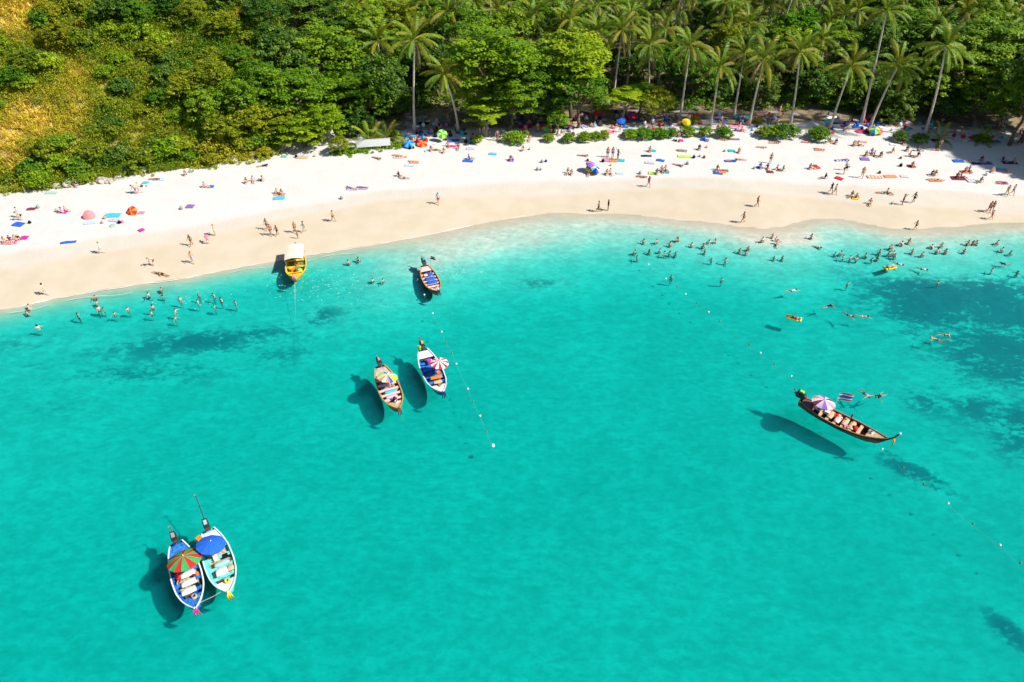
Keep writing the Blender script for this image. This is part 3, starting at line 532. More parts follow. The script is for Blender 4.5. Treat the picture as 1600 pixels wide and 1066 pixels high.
# ------------------------------------------------------------------ boulders, board
ROCK = mat('rock', (.40, .36, .32), .9, .35, 2.5, .1, bump=.6)
def rock_mesh(seed):
    bm = bmesh.new(); bmesh.ops.create_icosphere(bm, subdivisions=3, radius=1); r = random.Random(seed); ks = [(Vector((r.gauss(0, 1), r.gauss(0, 1), r.gauss(0, 1))), r.uniform(0, 6)) for _ in range(6)]
    for v in bm.verts:
        s = 1 + sum(.10 * math.sin(k.dot(v.co) * 2.4 + p) for k, p in ks); v.co *= s; v.co.z *= .72
    me = bpy.data.meshes.new('boulder'); bm.to_mesh(me); bm.free(); return me
RK = [rock_mesh(i) for i in range(4)]
for i, (cx, by, r) in enumerate([(8, 296, 9), (42, 297, 7), (105, 290, 9), (88, 292, 6), (160, 284, 9), (172, 285, 7), (196, 267, 11), (186, 277, 6), (226, 266, 10), (330, 256, 6), (365, 252, 8), (395, 245, 6), (425, 238, 11), (412, 243, 6), (440, 233, 9), (513, 216, 13), (505, 226, 7), (458, 233, 5), (1506, 222, 5), (212, 271, 5)]):
    b = G(cx, by); dep = b[1] * FW[1] + (b[2] - CAM_H) * FW[2]; s = r * dep / F
    o = obj('boulder', RK[i % 4], None, ROCK, loc=b + [0, 0, .2 * s], rot=(0, 0, rng.uniform(0, 6)), scale=(s, s * .8, s * rng.uniform(.7, 1))); tag(o, '', 'rock', 'boulders at the edge of the sand'); queue(o, 'pale weathered boulder', 'where the scrub meets the sand', cx)
a, c = G(558, 236), G(611, 232); mid = (a + c) / 2; e = empty('notice_board', mid, math.atan2(c[1] - a[1], c[0] - a[0])); Lb = np.linalg.norm(c - a)
tag(e, 'long blank white board on posts in creeping vines at the beach edge', 'board'); WH = mat('white_paint', (.76, .76, .75), .6, .06, 2); WOOD = mat('weathered_wood', (.26, .19, .12), .85, .3, 4, .1)
pm = MB(); pm.box((0, 0, 1.15), (Lb, .05, 1.15)); pm.build('panel', WH, e)
for s in (-1, 0, 1): MB().box((s * Lb * .44, .07, .75), (.09, .08, 1.9)).build('post', WOOD, e)
for zz in (.56, 1.74): MB().box((0, -.005, zz), (Lb + .06, .07, .06)).build('frame_rail', mat('board_frame', (.6, .6, .58), .6), e)

# ------------------------------------------------------------------ colours for cloth, skin, hair
CC = {'red': (.55, .03, .03), 'orange': (.80, .22, .03), 'pink': (.75, .22, .33), 'magenta': (.60, .03, .28), 'blue': (.02, .12, .55), 'navy': (.015, .03, .13), 'black': (.012, .012, .014), 'white': (.75, .75, .75), 'teal': (.02, .42, .45), 'cyan': (.06, .45, .62), 'green': (.04, .36, .09), 'lime': (.45, .75, .08), 'yellow': (.80, .55, .02), 'purple': (.22, .12, .38), 'lilac': (.50, .42, .60), 'brown': (.16, .07, .04), 'grey': (.30, .30, .30), 'tan': (.55, .38, .22), 'palepink': (.75, .48, .44), 'paleblue': (.40, .60, .72), 'wine': (.22, .03, .06), 'maroon': (.22, .03, .06), 'sage': (.33, .50, .45), 'salmon': (.72, .26, .18)}
def cloth(c): return mat('cloth_' + c, CC[c], .85, .15, 9, .1)
SKIN = [mat('skin_%d' % i, c, .5, .06, 5, .3) for i, c in enumerate([(.68, .43, .31), (.60, .34, .22), (.48, .25, .14), (.34, .16, .085), (.72, .48, .37)])]
HAIR = [mat('hair_%d' % i, c, .5, .2, 20, .3) for i, c in enumerate([(.012, .009, .008), (.05, .025, .012), (.30, .19, .08), (.10, .05, .02)])]

# ------------------------------------------------------------------ people: one skin per pose, made continuous by a voxel union
def capsule(mb, a, b, ra, rb):
    a, b = Vector(a), Vector(b); t = (b - a); L = t.length
    if L < 1e-4: mb.ball(a, ra, 10, 8); return
    t /= L; pts, rr = [], []
    for i in range(1, 5): th = math.pi / 2 * (1 - i / 4); pts.append(a - t * ra * math.sin(th)); rr.append(max(ra * math.cos(th), .004))
    for i in range(0, 4): th = math.pi / 2 * i / 4; pts.append(b + t * rb * math.sin(th)); rr.append(max(rb * math.cos(th), .004))
    mb.tube(pts, rr, 10)
BASE = dict(pelvis=(0, 0, .95), waist=(0, 0, 1.08), chest=(0, 0, 1.28), neck=(0, 0, 1.45), head=(0, .02, 1.59), sh=(.18, 0, 1.40), el=(.24, -.03, 1.12), wr=(.25, .06, .88), hip=(.09, 0, .91), kn=(.10, .015, .49), an=(.10, -.01, .08), to=(.12, .14, .03), face=(0, 1, 0))
POSES = {
    'stand': {}, 'akimbo': dict(elR=(.36, -.1, 1.16), wrR=(.17, .02, 1.0)),
    'walk': dict(knL=(-.1, .17, .52), anL=(-.1, .26, .11), toL=(-.11, .40, .08), knR=(.1, -.03, .49), anR=(.1, -.34, .16), toR=(.11, -.24, .04), elL=(-.23, -.14, 1.14), wrL=(-.22, -.10, .90), elR=(.24, .08, 1.14), wrR=(.22, .27, .97)),
    'bend': dict(pelvis=(0, -.12, .90), waist=(0, .0, 1.01), chest=(0, .16, 1.11), neck=(0, .33, 1.19), head=(0, .46, 1.23), sh=(.18, .27, 1.17), el=(.22, .33, .90), wr=(.15, .42, .70), hip=(.09, -.12, .87), kn=(.11, .03, .48), face=(0, .7, -.7)),
    'reach': dict(elR=(.30, .15, 1.55), wrR=(.30, .25, 1.80), elL=(-.40, .0, 1.3), wrL=(-.62, .1, 1.28)),
    'sit': dict(pelvis=(0, 0, .12), waist=(0, -.07, .26), chest=(0, -.12, .46), neck=(0, -.14, .63), head=(0, -.12, .77), sh=(.18, -.14, .58), el=(.26, -.28, .34), wr=(.25, -.36, .08), hip=(.09, .02, .11), kn=(.12, .40, .30), an=(.12, .74, .07), to=(.13, .82, .18)),
    'hug': dict(pelvis=(0, 0, .12), waist=(0, .0, .28), chest=(0, .05, .47), neck=(0, .10, .63), head=(0, .16, .76), sh=(.18, .08, .59), el=(.25, .28, .42), wr=(.10, .46, .40), hip=(.09, .02, .11), kn=(.10, .38, .46), an=(.10, .52, .08), to=(.11, .66, .04)),
    'lie': dict(pelvis=(0, 0, .12), waist=(0, -.13, .12), chest=(0, -.33, .13), neck=(0, -.51, .12), head=(0, -.66, .13), sh=(.18, -.46, .11), el=(.32, -.24, .06), wr=(.28, .02, .06), hip=(.09, .05, .11), kn=(.11, .46, .15), an=(.13, .86, .07), to=(.16, .90, .18), face=(0, 0, 1)),
    'prone': dict(pelvis=(0, 0, .12), waist=(0, -.13, .12), chest=(0, -.33, .14), neck=(0, -.51, .17), head=(0, -.64, .22), sh=(.18, -.46, .12), el=(.32, -.62, .06), wr=(.12, -.74, .06), hip=(.09, .05, .10), kn=(.11, .47, .08), an=(.13, .87, .08), to=(.14, 1.0, .04), face=(0, -.9, -.3)),
    'wade': dict(el=(.38, .06, 1.22), wr=(.60, .20, 1.12)), 'splash': dict(elL=(-.36, .12, 1.26), wrL=(-.40, .36, 1.22), elR=(.40, -.05, 1.2), wrR=(.55, .12, 1.02)),
    'kneel': dict(pelvis=(0, 0, .50), waist=(0, .01, .63), chest=(0, .02, .83), neck=(0, .03, 1.0), head=(0, .05, 1.14), sh=(.18, .02, .95), el=(.34, .06, .74), wr=(.48, .22, .66), hip=(.09, 0, .46), kn=(.12, .10, .06), an=(.12, -.30, .05), to=(.12, -.44, .03)),
    'crouch': dict(pelvis=(0, -.05, .22), waist=(0, .0, .35), chest=(0, .08, .54), neck=(0, .12, .71), head=(0, .15, .85), sh=(.18, .11, .66), el=(.36, .14, .48), wr=(.50, .30, .40), hip=(.09, -.04, .20), kn=(.18, .34, .36), an=(.14, .10, .08), to=(.16, .24, .03)),
    'swim': dict(pelvis=(0, 0, -.06), waist=(0, -.13, -.03), chest=(0, -.33, -.01), neck=(0, -.51, .05), head=(0, -.64, .11), shL=(-.18, -.46, .0), shR=(.18, -.46, .0), elL=(-.26, -.78, .10), wrL=(-.22, -1.06, .0), elR=(.40, -.40, -.12), wrR=(.48, -.14, -.1), hip=(.09, .05, -.08), knL=(-.12, .44, -.05), anL=(-.14, .84, -.12), toL=(-.14, .98, -.1), knR=(.14, .44, -.16), anR=(.16, .82, -.02), toR=(.16, .96, -.01), face=(0, -.9, -.2)),
    'drift': dict(pelvis=(0, 0, -.04), waist=(0, -.13, -.02), chest=(0, -.33, .0), neck=(0, -.51, .02), head=(0, -.66, .05), sh=(.18, -.46, .0), el=(.46, -.52, -.03), wr=(.72, -.58, -.04), hip=(.09, .05, -.06), kn=(.18, .44, -.08), an=(.26, .84, -.10), to=(.29, .94, -.02), face=(0, -.15, 1))}
def joint(p, k, s):
    v = p.get(k + ('L' if s < 0 else 'R'))
    if v: return Vector(v)
    v = p.get(k, BASE[k]); return Vector((v[0] * s, v[1], v[2]))
PROTO = {}
def make_pose(name, ov):
    p = dict(BASE); p.update(ov)
    for k in list(BASE):
        if k in ov:
            pass
    seg = []
    def cap(t, a, b, ra, rb): seg.append((t, Vector(a), Vector(b), ra, rb))
    pv, wa, ch, ne, he, fc = (Vector(p[k]) for k in ('pelvis', 'waist', 'chest', 'neck', 'head', 'face')); up = (he - ne).normalized(); fc = (fc - up * fc.dot(up)).normalized(); side = fc.cross(up)
    hl, hr = joint(p, 'hip', -1), joint(p, 'hip', 1); cap('pelvis', hl, hr, .105, .105); cap('belly', pv, wa, .115, .105); cap('belly', wa, ch, .105, .12); sd = (joint(p, 'sh', 1) - joint(p, 'sh', -1)).normalized()
    cap('chest', ch - sd * .07, ch + sd * .07, .105, .105); cap('shoulder', joint(p, 'sh', -1) * .85 + ne * .15, joint(p, 'sh', 1) * .85 + ne * .15, .06, .06); cap('chest', ch, ne, .11, .055); cap('neck', ne - up * .03, he, .05, .05)
    cap('head', he - up * .02, he + up * .035, .082, .088); cap('head', he - up * .055 + fc * .02, he - up * .05 + fc * .04, .055, .048); cap('face', he + fc * .09 - up * .015, he + fc * .10 - up * .035, .012, .018); cap('face', he + fc * .078 - up * .068 - side * .02, he + fc * .078 - up * .068 + side * .02, .014, .014)
    for s in (-1, 1):
        cap('face', he + side * s * .092, he + side * s * .092 - up * .03, .018, .016); cap('face', he + fc * .08 + side * s * .034 + up * .012, he + fc * .082 + side * s * .034 + up * .01, .014, .014)
        h, k, a, t = (joint(p, q, s) for q in ('hip', 'kn', 'an', 'to')); cap('thigh', h, k, .088, .058); cap('calf', k, k * .65 + a * .35, .056, .058); cap('calf', k * .65 + a * .35, a, .058, .037); cap('foot', a, t, .042, .034)
        S, e, w = (joint(p, q, s) for q in ('sh', 'el', 'wr')); cap('shoulder', S, S, .062, .062); cap('arm', S, e, .05, .04); cap('forearm', e, w, .04, .027)
        hd = (w - e).normalized(); hs = hd.cross(Vector((0, 0, 1)) if abs(hd.z) < .9 else Vector((0, 1, 0))).normalized(); cap('hand', w, w + hd * .07, .03, .034)
        for f in range(4):
            r0 = w + hd * .085 + hs * (.028 - .019 * f); ln = (.062, .075, .07, .055)[f]; mid = r0 + hd * ln * .55 + hs * (.010 - .006 * f); cap('hand', r0, mid, .0115, .011); cap('hand', mid, mid + hd * ln * .42 + hd.cross(hs) * .018 * s, .011, .010)
        th = w + hd * .03 + hs * .03; cap('hand', th, th + hs * .035 + hd * .035, .013, .011)
    mb = MB()
    for t, a, b, ra, rb in seg: capsule(mb, a, b, ra, rb)
    o = bpy.data.objects.new('tmp', mb.mesh('tmp')); COL.objects.link(o); md = o.modifiers.new('r', 'REMESH'); md.mode = 'VOXEL'; md.voxel_size = .0145; md.use_smooth_shade = True
    sm = o.modifiers.new('s', 'SMOOTH'); sm.factor = .4; sm.iterations = 2; dc = o.modifiers.new('d', 'DECIMATE'); dc.ratio = .3
    dg = bpy.context.evaluated_depsgraph_get(); me = bpy.data.meshes.new_from_object(o.evaluated_get(dg)); bpy.data.objects.remove(o); me.name = 'person'; me.materials.clear(); me.materials.append(SKIN[0]); me.polygons.foreach_set('use_smooth', [True] * len(me.polygons))
    nv = len(me.vertices); co = np.empty(nv * 3); me.vertices.foreach_get('co', co); co = co.reshape(-1, 3); no = np.empty(nv * 3); me.vertices.foreach_get('normal', no); no = no.reshape(-1, 3)
    best = np.full(nv, 9.); who = np.zeros(nv, int); par = np.zeros(nv)
    for i, (t, a, b, ra, rb) in enumerate(seg):
        ab = np.array(b - a); q = co - np.array(a); tt = np.clip((q @ ab) / max(ab @ ab, 1e-9), 0, 1); dd = np.linalg.norm(q - tt[:, None] * ab, axis=1) - (ra + (rb - ra) * tt); m = dd < best; best[m] = dd[m]; who[m] = i; par[m] = tt[m]
    tagv = np.array([seg[i][0] for i in who]); hv = (co - np.array(he)); hu = hv @ np.array(up); hf = hv @ np.array(fc)
    sel = {'hair': np.isin(tagv, ['head', 'neck', 'face']) & ((hu > .045) & (hf < .075) | (hf < -.005) & (hu > -.09)), 'shorts': (tagv == 'pelvis') | ((tagv == 'thigh') & (par < .55)), 'briefs': (tagv == 'pelvis') | ((tagv == 'thigh') & (par < .10)), 'bra': (tagv == 'chest') & (best < .02) & (np.abs((co - np.array(ch)) @ np.array((ne - ch).normalized())) < .065), 'shirt': np.isin(tagv, ['chest', 'belly', 'shoulder']) | ((tagv == 'arm') & (par < .55))}
    polys = [tuple(q.vertices) for q in me.polygons]; out = {'person': me}
    for nm, m in sel.items():
        fs = [f for f in polys if all(m[v] for v in f)]
        if not fs: continue
        us = sorted({v for f in fs for v in f}); mp = {v: i for i, v in enumerate(us)}; off = .028 if nm == 'hair' else .013
        cm = bpy.data.meshes.new(nm); cm.from_pydata([tuple(co[v] + no[v] * off) for v in us], [], [tuple(mp[v] for v in f) for f in fs]); cm.polygons.foreach_set('use_smooth', [True] * len(fs)); cm.materials.append(SKIN[0]); cm.update(); out[nm] = cm
    PROTO[name] = out
for k, v in POSES.items(): make_pose(k, v)
ACT = {'stand': 'standing', 'akimbo': 'standing', 'walk': 'walking', 'bend': 'bending over', 'reach': 'arms outstretched', 'sit': 'sitting', 'hug': 'hugging knees', 'lie': 'lying on back', 'prone': 'lying face down', 'wade': 'wading', 'splash': 'wading', 'kneel': 'kneeling', 'crouch': 'crouching', 'swim': 'swimming', 'drift': 'floating'}
def person(loc, pose, rz, look='shorts', c1='black', c2=None, skin=1, hair=0, s=1.0):
    pr = PROTO[pose]; o = obj('person', pr['person'], None, SKIN[skin], loc=loc, rot=(0, 0, rz), scale=s)
    obj('hair', pr['hair'], o, HAIR[hair])
    desc = {'shorts': f'in {c1} shorts', 'bikini': f'in a {c1} bikini', 'shirt': f'in {c2 or "white"} shirt, {c1} shorts', 'suit': f'in a {c1} swimsuit'}[look]
    if look in ('shorts', 'shirt'): obj('shorts', pr['shorts'], o, cloth(c1))
    else: obj('swim_briefs', pr['briefs'], o, cloth(c1))
    if look == 'bikini' and 'bra' in pr: obj('bikini_top', pr['bra'], o, cloth(c1))
    if look in ('shirt', 'suit'): obj('shirt' if look == 'shirt' else 'swimsuit_top', pr['shirt'], o, cloth(c2 or ('white' if look == 'shirt' else c1)))
    o['category'] = 'person'; return o, desc
def place_x(px):
    for lim, t in ((115, 'near the tilted pink parasol'), (300, 'near the tilted orange parasol'), (500, 'before the boulders'), (660, 'below the white board'), (800, 'below the twin palms'), (900, 'below the big round trees'), (1000, 'near the rainbow parasols'), (1100, 'near the lime mat'), (1215, 'near the teal mat'), (1300, 'near the starfish-red towel'), (1400, 'near the orange mats'), (1480, 'left of the dark red mat'), (1700, 'before the shaded corner')):
        if px < lim: return t
# pixel x, y of the feet | pose | look | colour | turn (deg, 0 = facing away from the sea) | skin | scale
PEOPLE_SAND = """73,461 walk shorts palepink 60 4 1|160,396 walk bikini white 80 4 1|241,415 bend shorts red 120 0 1|247,428 prone bikini black 70 2 1|256,430 prone suit black 250 1 .9|300,384 walk shorts brown 150 3 1|302,411 walk shorts lilac 200 1 1|326,381 bend suit pink 30 0 .95|337,368 akimbo bikini white 100 1 1|213,303 bend bikini brown 70 1 1|219,302 walk bikini palepink 270 0 1|35,344 bend shorts black 100 0 1|31,340 stand bikini palepink 120 0 .95|521,346 walk shorts black 250 2 1|685,319 walk shirt red 180 1 1.05|418,359 walk shorts brown 160 2 1|424,368 walk bikini wine 190 2 1|434,368 walk shorts black 140 3 .9|462,364 walk bikini brown 200 2 1|466,373 stand shorts pink 160 1 .7|476,363 walk suit sage 120 1 1|935,331 walk shorts black 70 3 1|950,329 akimbo suit black 100 2 1|1013,292 walk suit wine 200 3 1|949,246 stand shorts maroon 180 3 1|957,246 stand shorts blue 180 3 1|965,250 reach bikini black 120 3 1.05|1182,323 walk shorts brown 260 3 1|1160,348 walk bikini black 90 2 1|1297,302 walk suit black 200 2 1|1303,304 walk bikini brown 220 2 1|1318,272 bend suit black 250 1 1|1321,266 stand shirt grey 180 1 1|1346,278 walk suit salmon 160 2 1.05|1409,320 reach shorts black 250 3 1|1426,317 walk shorts black 100 3 1|1429,359 walk shorts black 90 2 .85|1571,306 walk shorts yellow 170 2 1|1580,305 walk bikini brown 200 2 1|1543,332 walk shorts wine 180 3 1.05|1548,331 walk bikini wine 160 3 1|1547,343 walk shorts red 240 2 .85|1203,255 stand bikini wine 180 2 1|1467,233 akimbo shorts black 180 1 1|1590,216 walk shorts brown 180 2 1|1018,202 stand shirt black 180 1 1.15|1075,194 stand shirt black 180 1 1|1125,196 stand shirt black 190 1 1.05|968,206 bend bikini black 180 1 1|777,220 walk shorts wine 180 2 1.1|757,212 stand bikini salmon 180 0 1|750,210 bend bikini pink 150 0 1|683,200 stand shirt grey 170 1 1.05|840,207 stand shorts wine 180 2 1|8,378 hug bikini red 200 0 1|16,378 sit suit wine 190 1 1|24,377 sit bikini pink 180 0 1|31,375 hug suit black 170 1 1|99,332 hug suit lilac 120 0 1|104,330 sit bikini pink 250 1 .9|117,288 sit shirt red 200 1 1|122,291 hug suit blue 180 1 1|242,281 lie suit wine 90 2 1|291,273 hug shorts grey 180 1 1|321,293 sit suit pink 260 0 1|386,285 hug shorts tan 180 1 1|396,284 sit suit lilac 200 1 1|409,283 sit shorts navy 90 2 1|411,260 prone suit black 110 2 1|434,303 sit shorts salmon 240 2 1|441,303 hug bikini red 180 1 1|549,295 prone suit purple 250 2 1|566,294 lie suit purple 260 3 1|589,248 prone bikini wine 60 2 1|621,244 lie bikini brown 80 1 1|626,246 prone bikini black 270 1 1|646,253 lie bikini salmon 260 0 1|624,276 sit suit black 240 0 1|631,279 lie shorts black 260 0 1|734,249 sit suit blue 270 1 1|798,250 hug suit purple 180 1 1|674,235 hug suit pink 180 1 1|681,235 lie shorts black 250 2 1|694,238 hug suit salmon 180 0 1|700,229 sit shorts brown 200 2 1|716,233 sit suit red 180 1 1|818,235 hug shorts salmon 160 0 1|827,220 sit suit orange 180 0 1|887,271 sit bikini wine 160 1 1|893,272 hug bikini black 180 0 1|911,244 prone bikini wine 80 2 1|920,273 sit bikini pink 170 0 1|925,272 lie bikini salmon 80 0 1|948,272 hug bikini salmon 180 0 1|954,272 sit bikini red 200 0 1|1015,236 hug shorts salmon 180 1 1|1026,271 hug suit purple 180 1 1|1034,268 sit bikini wine 190 2 1|1040,267 sit shorts navy 200 2 1|1003,277 lie shorts grey 80 3 1|1060,213 hug suit white 180 1 1|1065,236 lie suit grey 80 2 1|1092,233 hug suit black 180 2 1|1060,259 prone suit purple 60 1 1|1101,219 sit suit blue 200 2 1|1130,219 lie bikini orange 80 2 1|1139,217 prone bikini wine 260 2 1|1154,238 hug bikini wine 180 1 1|1143,252 prone suit blue 80 1 1|1157,250 lie bikini salmon 250 0 1|1187,262 hug suit blue 180 1 1|1120,266 sit shorts black 140 3 1|1130,267 lie shorts brown 90 2 1|1190,231 lie bikini salmon 85 1 1|1199,264 sit suit wine 180 1 1|1210,224 prone bikini brown 90 1 1|1215,266 sit shorts brown 230 3 1|1222,267 sit bikini brown 100 2 1|1260,223 lie bikini pink 90 1 1|1297,222 sit suit red 260 1 1|1305,224 hug suit navy 180 1 1|1280,234 lie bikini salmon 70 1 1|1265,263 hug shorts grey 180 2 1|1288,279 sit suit navy 100 1 1|1316,251 prone suit blue 90 1 1|1333,227 hug bikini salmon 180 1 1|1341,228 sit shorts black 250 2 1|1352,243 hug shorts brown 180 2 1|1362,240 sit suit purple 180 1 1|1366,244 sit bikini black 200 2 1|1375,244 hug suit navy 180 2 1|1393,239 sit shorts tan 110 2 1|1330,307 sit bikini brown 130 2 1|1336,309 hug shorts brown 250 2 .9|1359,319 sit bikini wine 160 1 1|1387,303 sit shorts brown 230 2 1|1378,302 lie suit sage 90 2 1|1424,260 hug suit red 180 1 1|1416,235 hug suit black 180 2 1|1410,225 sit suit wine 180 2 1|1422,245 sit shorts navy 240 3 1|1433,245 sit suit wine 120 2 1|1434,236 sit suit navy 250 2 1|1455,273 hug suit navy 200 2 1|1460,274 sit bikini brown 110 2 1|1457,282 prone bikini tan 80 1 1|1465,282 lie bikini salmon 260 1 1|1494,277 hug suit wine 180 3 1|1502,278 sit shorts brown 250 2 1|1507,268 hug bikini wine 180 2 1|1514,268 sit shorts brown 180 3 1|1531,285 sit shorts black 120 2 1|1532,251 hug suit black 180 3 1|1541,255 lie suit navy 90 2 1|1567,252 sit suit navy 200 2 1|1582,254 hug shorts navy 180 2 1|1549,268 hug bikini red 180 0 1|1565,287 lie suit wine 90 2 1|1463,235 lie shorts black 90 2 1"""
random.seed(3)
for row in PEOPLE_SAND.split('|'):
    a, pose, look, c1, tz, sk, sc = row.split(); px, py = map(float, a.split(',')); b = G(px, py); o, ds = person(b, pose, R(float(tz)), look, c1, random.choice(['white', 'grey', 'paleblue']) if look == 'shirt' else None, int(sk), random.choice([0, 0, 1, 1, 2, 3]), float(sc))
    wetside = py > float(proj(b[0], WETL(b[0]), .8)[1]) - 8; shade = py < 224
    o['group'] = 'people on the wet sand' if wetside else 'people in the tree shade' if shade else 'people on the dry sand'
    queue(o, f'person {ds} {ACT[pose]}', ('on the wet sand ' + ('above the shore' if px < 700 else 'by the shallows')) if wetside else ('in shade ' if shade else '') + place_x(px), px)
# sitters in the deep shade
random.seed(11)
for i in range(78):
    zone = random.choice([(645, 735, 190, 222), (800, 900, 180, 212), (900, 1000, 175, 205), (1000, 1070, 180, 205), (1120, 1175, 190, 206), (1150, 1240, 178, 196), (1290, 1420, 182, 206), (1400, 1580, 190, 214)])
    px = random.uniform(zone[0], zone[1]); py = random.uniform(zone[2], zone[3]); b = G(px, py); pose = random.choice(['sit', 'hug', 'sit', 'lie', 'hug', 'stand']); look = random.choice(['shorts', 'bikini', 'suit', 'shirt', 'suit']); c1 = random.choice(list(CC))
    o, ds = person(b, pose, R(random.uniform(120, 260)), look, c1, random.choice(['white', 'grey']) if look == 'shirt' else None, random.randrange(4), random.choice([0, 1, 1, 3])); o['group'] = 'people in the tree shade'; queue(o, f'person {ds} {ACT[pose]}', 'in shade ' + place_x(px), px)
BATH = """45,482 40,489 59,512 121,492 148,464 151,472 154,483 161,482 178,489 199,483 232,460 250,452 253,461 281,468 238,480 236,488 274,486 273,496 310,461 309,473 333,461 345,469 334,478 367,472 545,409 561,405 581,436 597,437 991,392 996,401 1006,378 1014,392 1025,377 1030,390 1039,396 1047,395 1047,382 1057,395 1060,374 1081,383 1100,384 1102,392 1108,378 1119,377 1112,406 1134,407 1049,433 1128,436 1155,392 1166,395 1169,388 1190,378 1207,372 1213,377 1214,382 1266,374 1276,384 1210,402 1222,403 1306,396 1313,394 1318,402 1329,403 1338,404 1341,398 1355,398 1325,442 1371,402 1388,396 1395,395 1400,400 1391,386 1410,383 1419,380 1426,393 1441,397 1457,387 1465,394 1471,384 1477,394 1506,393 1513,381 1519,381 1527,381 1557,380 1568,391 1578,395 1551,422 1590,426 1466,442 1376,393 1363,405"""
random.seed(5)
for a in BATH.split():
    px, py = map(float, a.split(',')); q = P(px, py, 0); sub = random.choice([1.05, 1.12, 1.2, 1.28, 1.15]); z = max(-sub, float(hgt(q[0], q[1]))); look, c1 = random.choice([('shorts', 'black'), ('shorts', 'navy'), ('bikini', 'black'), ('bikini', 'pink'), ('bikini', 'wine'), ('shorts', 'red'), ('bikini', 'white'), ('shorts', 'teal'), ('shorts', 'brown')])
    c2 = None
    if (px, py) in ((1108, 378), (1190, 378), (581, 436)): look, c2 = 'shirt', 'white'
    bd = -float(hgt(q[0], q[1])); pz = random.choice(['wade', 'splash', 'stand', 'akimbo', 'wade', 'stand']) if bd > 1.0 else 'kneel' if bd > .72 else 'crouch' if bd > .38 else random.choice(['hug', 'prone', 'crouch', 'sit'])
    if bd <= 1.0: z = -bd
    o, ds = person((q[0], q[1], z), pz, R(random.uniform(0, 360)), look, c1, c2, random.choice([0, 0, 1, 1, 4, 4]), random.choice([0, 0, 1, 3]), random.uniform(.78, .94)); o['group'] = 'bathers standing in the water'
    g = 'off the wide wet sand' if px < 290 else 'among bathers left of the yellow boat' if px < 400 else 'in the shallows between the small boats' if px < 700 else 'in the bathing group below the parasols' if px < 1070 else 'among bathers before the sand tongue' if px < 1180 else 'around the sand tongue' if px < 1290 else 'in the crowded bathing line' if px < 1405 else 'in the bathing line towards the reef' if px < 1500 else 'among bathers above the dark reef'
    queue(o, f'bather {ds} {ACT[pz]}', g, px)
for px, py, pose, tz, look, c1 in [(1404, 412, 'swim', 40, 'shirt', 'navy'), (1441, 420, 'swim', 50, 'shirt', 'black'), (1570, 412, 'swim', 260, 'suit', 'black'), (1237, 454, 'swim', 100, 'shirt', 'navy'), (1294, 478, 'drift', 100, 'suit', 'black'), (1326, 492, 'swim', 30, 'shorts', 'navy'), (1348, 494, 'swim', 75, 'shorts', 'white'), (1463, 530, 'drift', 240, 'shorts', 'brown'), (1477, 523, 'drift', 70, 'bikini', 'black'), (1352, 615, 'drift', 20, 'shorts', 'navy'), (1375, 618, 'drift', 300, 'suit', 'black')]:
    o, ds = person(P(px, py, -.02), pose, R(tz), look, c1, 'white' if look == 'shirt' else None, 1, 0, .86); o['group'] = 'swimmers in the deeper water'; queue(o, f'swimmer {ds} {ACT[pose]}', 'near the roped line' if px > 1340 and py > 600 else 'in the deep turquoise water beside the reef', px)
# inflatable mattresses with riders
def lilo(px, py, rz, lab):
    e = empty('air_mattress', P(px, py, .02), rz); ym = mat('yellow_vinyl', (.82, .62, .01), .35, .08, 5, .5)
    for k in range(5): MB().tube([(-.27 + .135 * k, -.88, .07), (-.27 + .135 * k, -.84, .07), (-.27 + .135 * k, .52, .07), (-.27 + .135 * k, .56, .07)], [.03, .075, .075, .03], 10).build('air_tube', ym, e, True)
    MB().tube([(-.36, .72, .10), (-.33, .72, .10), (.33, .72, .10), (.36, .72, .10)], [.05, .14, .14, .05], 12).build('pillow', ym, e, True); tag(e, lab, 'air mattress', 'yellow air mattresses')
lilo(1240, 498, R(-118), 'yellow air mattress in open water carrying a sunbather'); o, ds = person(P(1240, 497, .15), 'lie', R(62), 'shorts', 'black', None, 3, 0); tag(o, 'sunbather in black shorts on the yellow air mattress in open water', 'person')
lilo(1390, 419, R(110), 'yellow air mattress close to the crowded bathing line'); o, ds = person(P(1392, 418, .15), 'prone', R(290), 'shorts', 'red', None, 2, 0); tag(o, 'bather in red shorts lying on the mattress near the bathing line', 'person')

